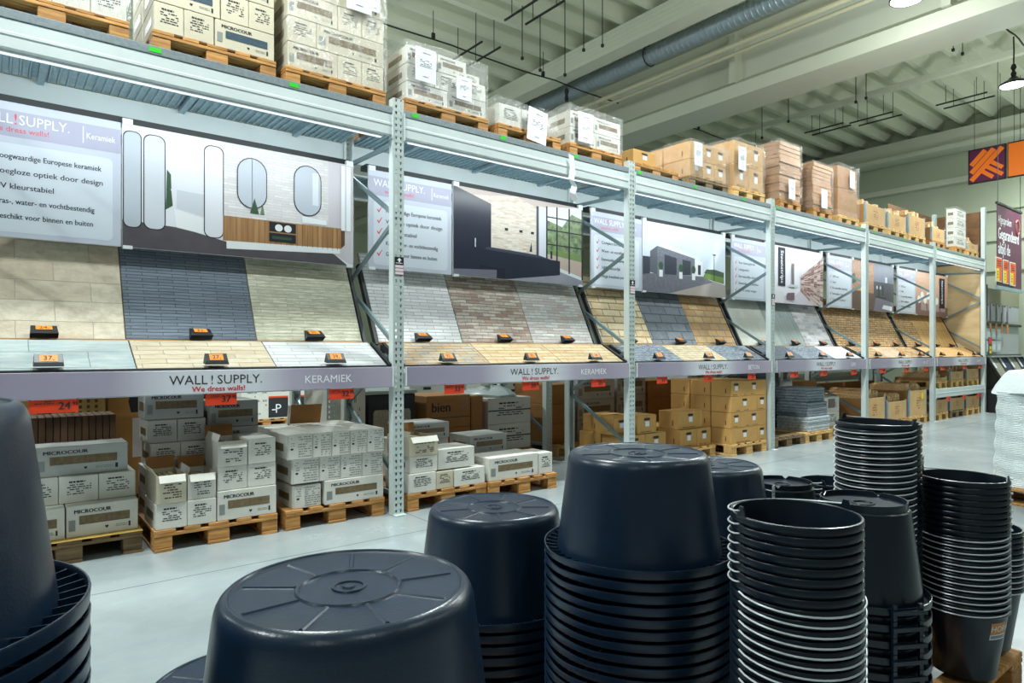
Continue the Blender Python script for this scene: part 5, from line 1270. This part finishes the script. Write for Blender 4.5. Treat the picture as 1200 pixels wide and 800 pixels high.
for k in range(3):
    o = thing('price_poster', 'orange and yellow price poster, %s along, hung low on the purple banner' % ORD[k+1], 'poster', (16.9+.48*k, 4.57, 2.80-.015*k))
    MB().box(-.2, .2, 0, .006, 0, .52).build('board', WHITE, o); MB().quad(-.18, .18, .02, .5, -.002).build('orange_field', mat('hot_orange', (240, 92, 22), .5), o)
    MB().quad(-.18, .02, .02, .28, -.003).build('yellow_field', mat('hot_yellow', (250, 216, 30), .5), o); MB().dashes(-.15, .15, .32, .46, 3, -.004, 0, k, .9).dashes(-.12, -.04, .06, .24, 3, -.004, 0, k+4, .9).build('print', INK, o)
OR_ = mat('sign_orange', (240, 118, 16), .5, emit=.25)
o = thing('hall_sign', 'square purple hall sign with crossing orange stripes', 'sign', (18.0, 5.1, 5.22))
MB().cbox(0, .06, -.37, .37, 0, .8, .004).build('frame', BLACK, o)
def face(m, pts, mt, x): m.add([(x, p[0], p[1]) for p in pts], [tuple(range(len(pts)))], mt)
f_ = MB(); face(f_, [(.34,.03),(-.34,.03),(-.34,.77),(.34,.77)], 0, -.003); f_.build('purple_field', mat('sign_purple', (110, 20, 80), .5), o)
f_ = MB()
def stripe(a, b, w_):
    (y0, z0), (y1, z1) = a, b; dx, dz = y1-y0, z1-z0; l = math.hypot(dx, dz); nx, nz = -dz/l*w_/2, dx/l*w_/2
    face(f_, [(y0+nx, z0+nz), (y1+nx, z1+nz), (y1-nx, z1-nz), (y0-nx, z0-nz)], 0, -.005)
def uv(u, v): return (.34-.68*u, .03+.74*v)
for a_, b_ in (((.05, .06), (.94, .95)), ((.05, .3), (.70, .95)), ((.05, .54), (.46, .95))): stripe(uv(*a_), uv(*b_), .105)
for a_, b_ in (((.62, .56), (.95, .32)), ((.5, .43), (.95, .11)), ((.38, .3), (.68, .07))): stripe(uv(*a_), uv(*b_), .085)
f_.build('orange_stripe', OR_, o)
for s_ in (-.25, .25): MB().box(.02, .03, s_-.004, s_+.004, .8, CEIL+.25-5.22).build('suspension', DARKM, o)
o = thing('hall_sign', 'plain orange hall sign cut by the photo edge', 'sign', (18.0, 4.34, 5.22))
MB().cbox(0, .06, -.37, .37, 0, .8, .004).build('frame', BLACK, o); f_ = MB(); face(f_, [(.35,.03),(-.35,.03),(-.35,.77),(.35,.77)], 0, -.003); f_.build('orange_field', OR_, o)
for s_ in (-.25, .25): MB().box(.02, .03, s_-.004, s_+.004, .8, CEIL+.25-5.22).build('suspension', DARKM, o)
# wall unit past the rack
o = thing('wall_display', 'tall grey wall display unit past the rack end', 'shelf unit', (18.4, 5.0, 0))
MB().cbox(-1.6, 1.6, .0, .05, 0, 2.75, .004).build('back_panel', mat('peg_grey', (178, 184, 188), .6), o); MB().cbox(-1.6, 1.6, -.4, 0, 0, .12, .004).build('plinth', DARKM, o)
MB().cbox(-1.6, 1.6, -.06, 0, 1.9, 1.96, .004).build('rail', DARKM, o); MB().cbox(-1.6, 1.6, -.35, 0, 1.18, 1.21, .004).build('shelf', mat('shelf_grey', (150, 154, 156), .5), o)
MB().box(-1.6, 1.6, -.01, 0, 2.4, 2.74).build('header', mat('header_olive', (150, 148, 124), .6), o)
f_ = MB().cbox(-.16, .16, 0, .012, 0, .78, .002).build('upright_sign', NAVY, None, (17.05, 4.86, 2.0)); tag(f_, 'black upright lettered sign at the start of the wall display', 'sign')
MB().text('Steenstrips', .12, -.04, .75, -.002, 0, rot=-PI/2, bold=.002).build('sign_lettering', WINK, f_)
for k in range(5):
    o = thing('sample_panel', 'grey sample panel on the wall display, %s along' % ORD[k+1], 'sample panel', (17.45+.4*k, 4.93, 2.0))
    MB().cbox(-.13, .13, 0, .02, 0, .38, .003).build('panel', mat('sample_grey', (176, 176, 184), .5), o); MB().box(-.05, .05, -.004, 0, .34, .37).build('clip', DARKM, o)
for k in range(4):
    for l in range(2):
        o = thing('hook_pack', 'pale hanging pack on the wall display, %s along in %s row' % (ORD[k+1], ('lower', 'upper')[l]), 'pack', (17.05+.36*k, 4.9, 1.3+.28*l))
        MB().cbox(-.13, .13, 0, .05, 0, .24, .004).build('card', mat('pack_card', (190, 204, 212), .5), o); MB().quad(-.08, -.01, .05, .17, -.002).quad(.02, .09, .05, .17, -.002).build('white_window', WHITE, o)
for k in range(4):
    o = tag(MB().box(-.05, .05, 0, .006, 0, .2).build('orange_card', OR_ if False else mat('orange_card', (240, 140, 30)), None, (17.55+.4*k, 4.9, 1.74)), 'orange price card under the rail of the wall display, %s along' % ORD[k+1], 'price tag')
o = thing('arrow_sign', 'small red and yellow sign on the last upright post', 'sign', (16.75, 4.68, 1.25))
MB().box(-.1, .1, 0, .01, .0, .36).build('plate', BLACK, o); MB().quad(-.1, .1, .22, .36, -.002).build('red_field', mat('sign_red', (220, 30, 50), .5), o); MB().quad(-.07, .07, .1, .17, -.002).quad(-.07, .07, .02, .08, -.002).build('yellow_field', mat('hot_yellow', (250, 216, 30)), o)
MOS = tile('tile_mosaic', (150, 160, 160), (196, 176, 140), (120, 124, 124), .03, .03, .003, (86, 96, 104), .5, (20, 20))
MOSB = tile('tile_blue_mosaic', (30, 44, 84), (50, 66, 110), (24, 30, 50), .03, .03, .003, (20, 24, 40), .5, (20, 20))
for k in range(4):
    o = thing('mosaic_frame', 'black leaning frame with mosaic sample, %s along below the wall display' % ORD[k+1], 'sample frame', (17.1+.62*k, 4.42, .585)); o.rotation_euler = (-.5, 0, 0)
    m_ = MB()
    for a in ((-.3, -.26, 0, .75), (.26, .3, 0, .75), (-.26, .26, 0, .05), (-.26, .26, .7, .75)): m_.box(a[0], a[1], -.01, .03, a[2], a[3])
    m_.build('frame', BLACK, o); MB().box(-.26, .26, 0, .02, .05, .7).build('mosaic', MOSB if k % 2 else MOS, o)
    MB().quad(-.22, -.1, .42, .66, -.002).build('white_label', PAPER, o)
o = thing('frame_stand', 'black stand carrying the leaning mosaic frames', 'stand', (18.05, 4.4, 0))
MB().cbox(-1.3, 1.3, 0, .35, 0, .5, .01).build('plinth', BLACK, o); MB().cbox(-1.3, 1.3, -.02, .04, .5, .56, .004).build('ledge', DARKM, o)
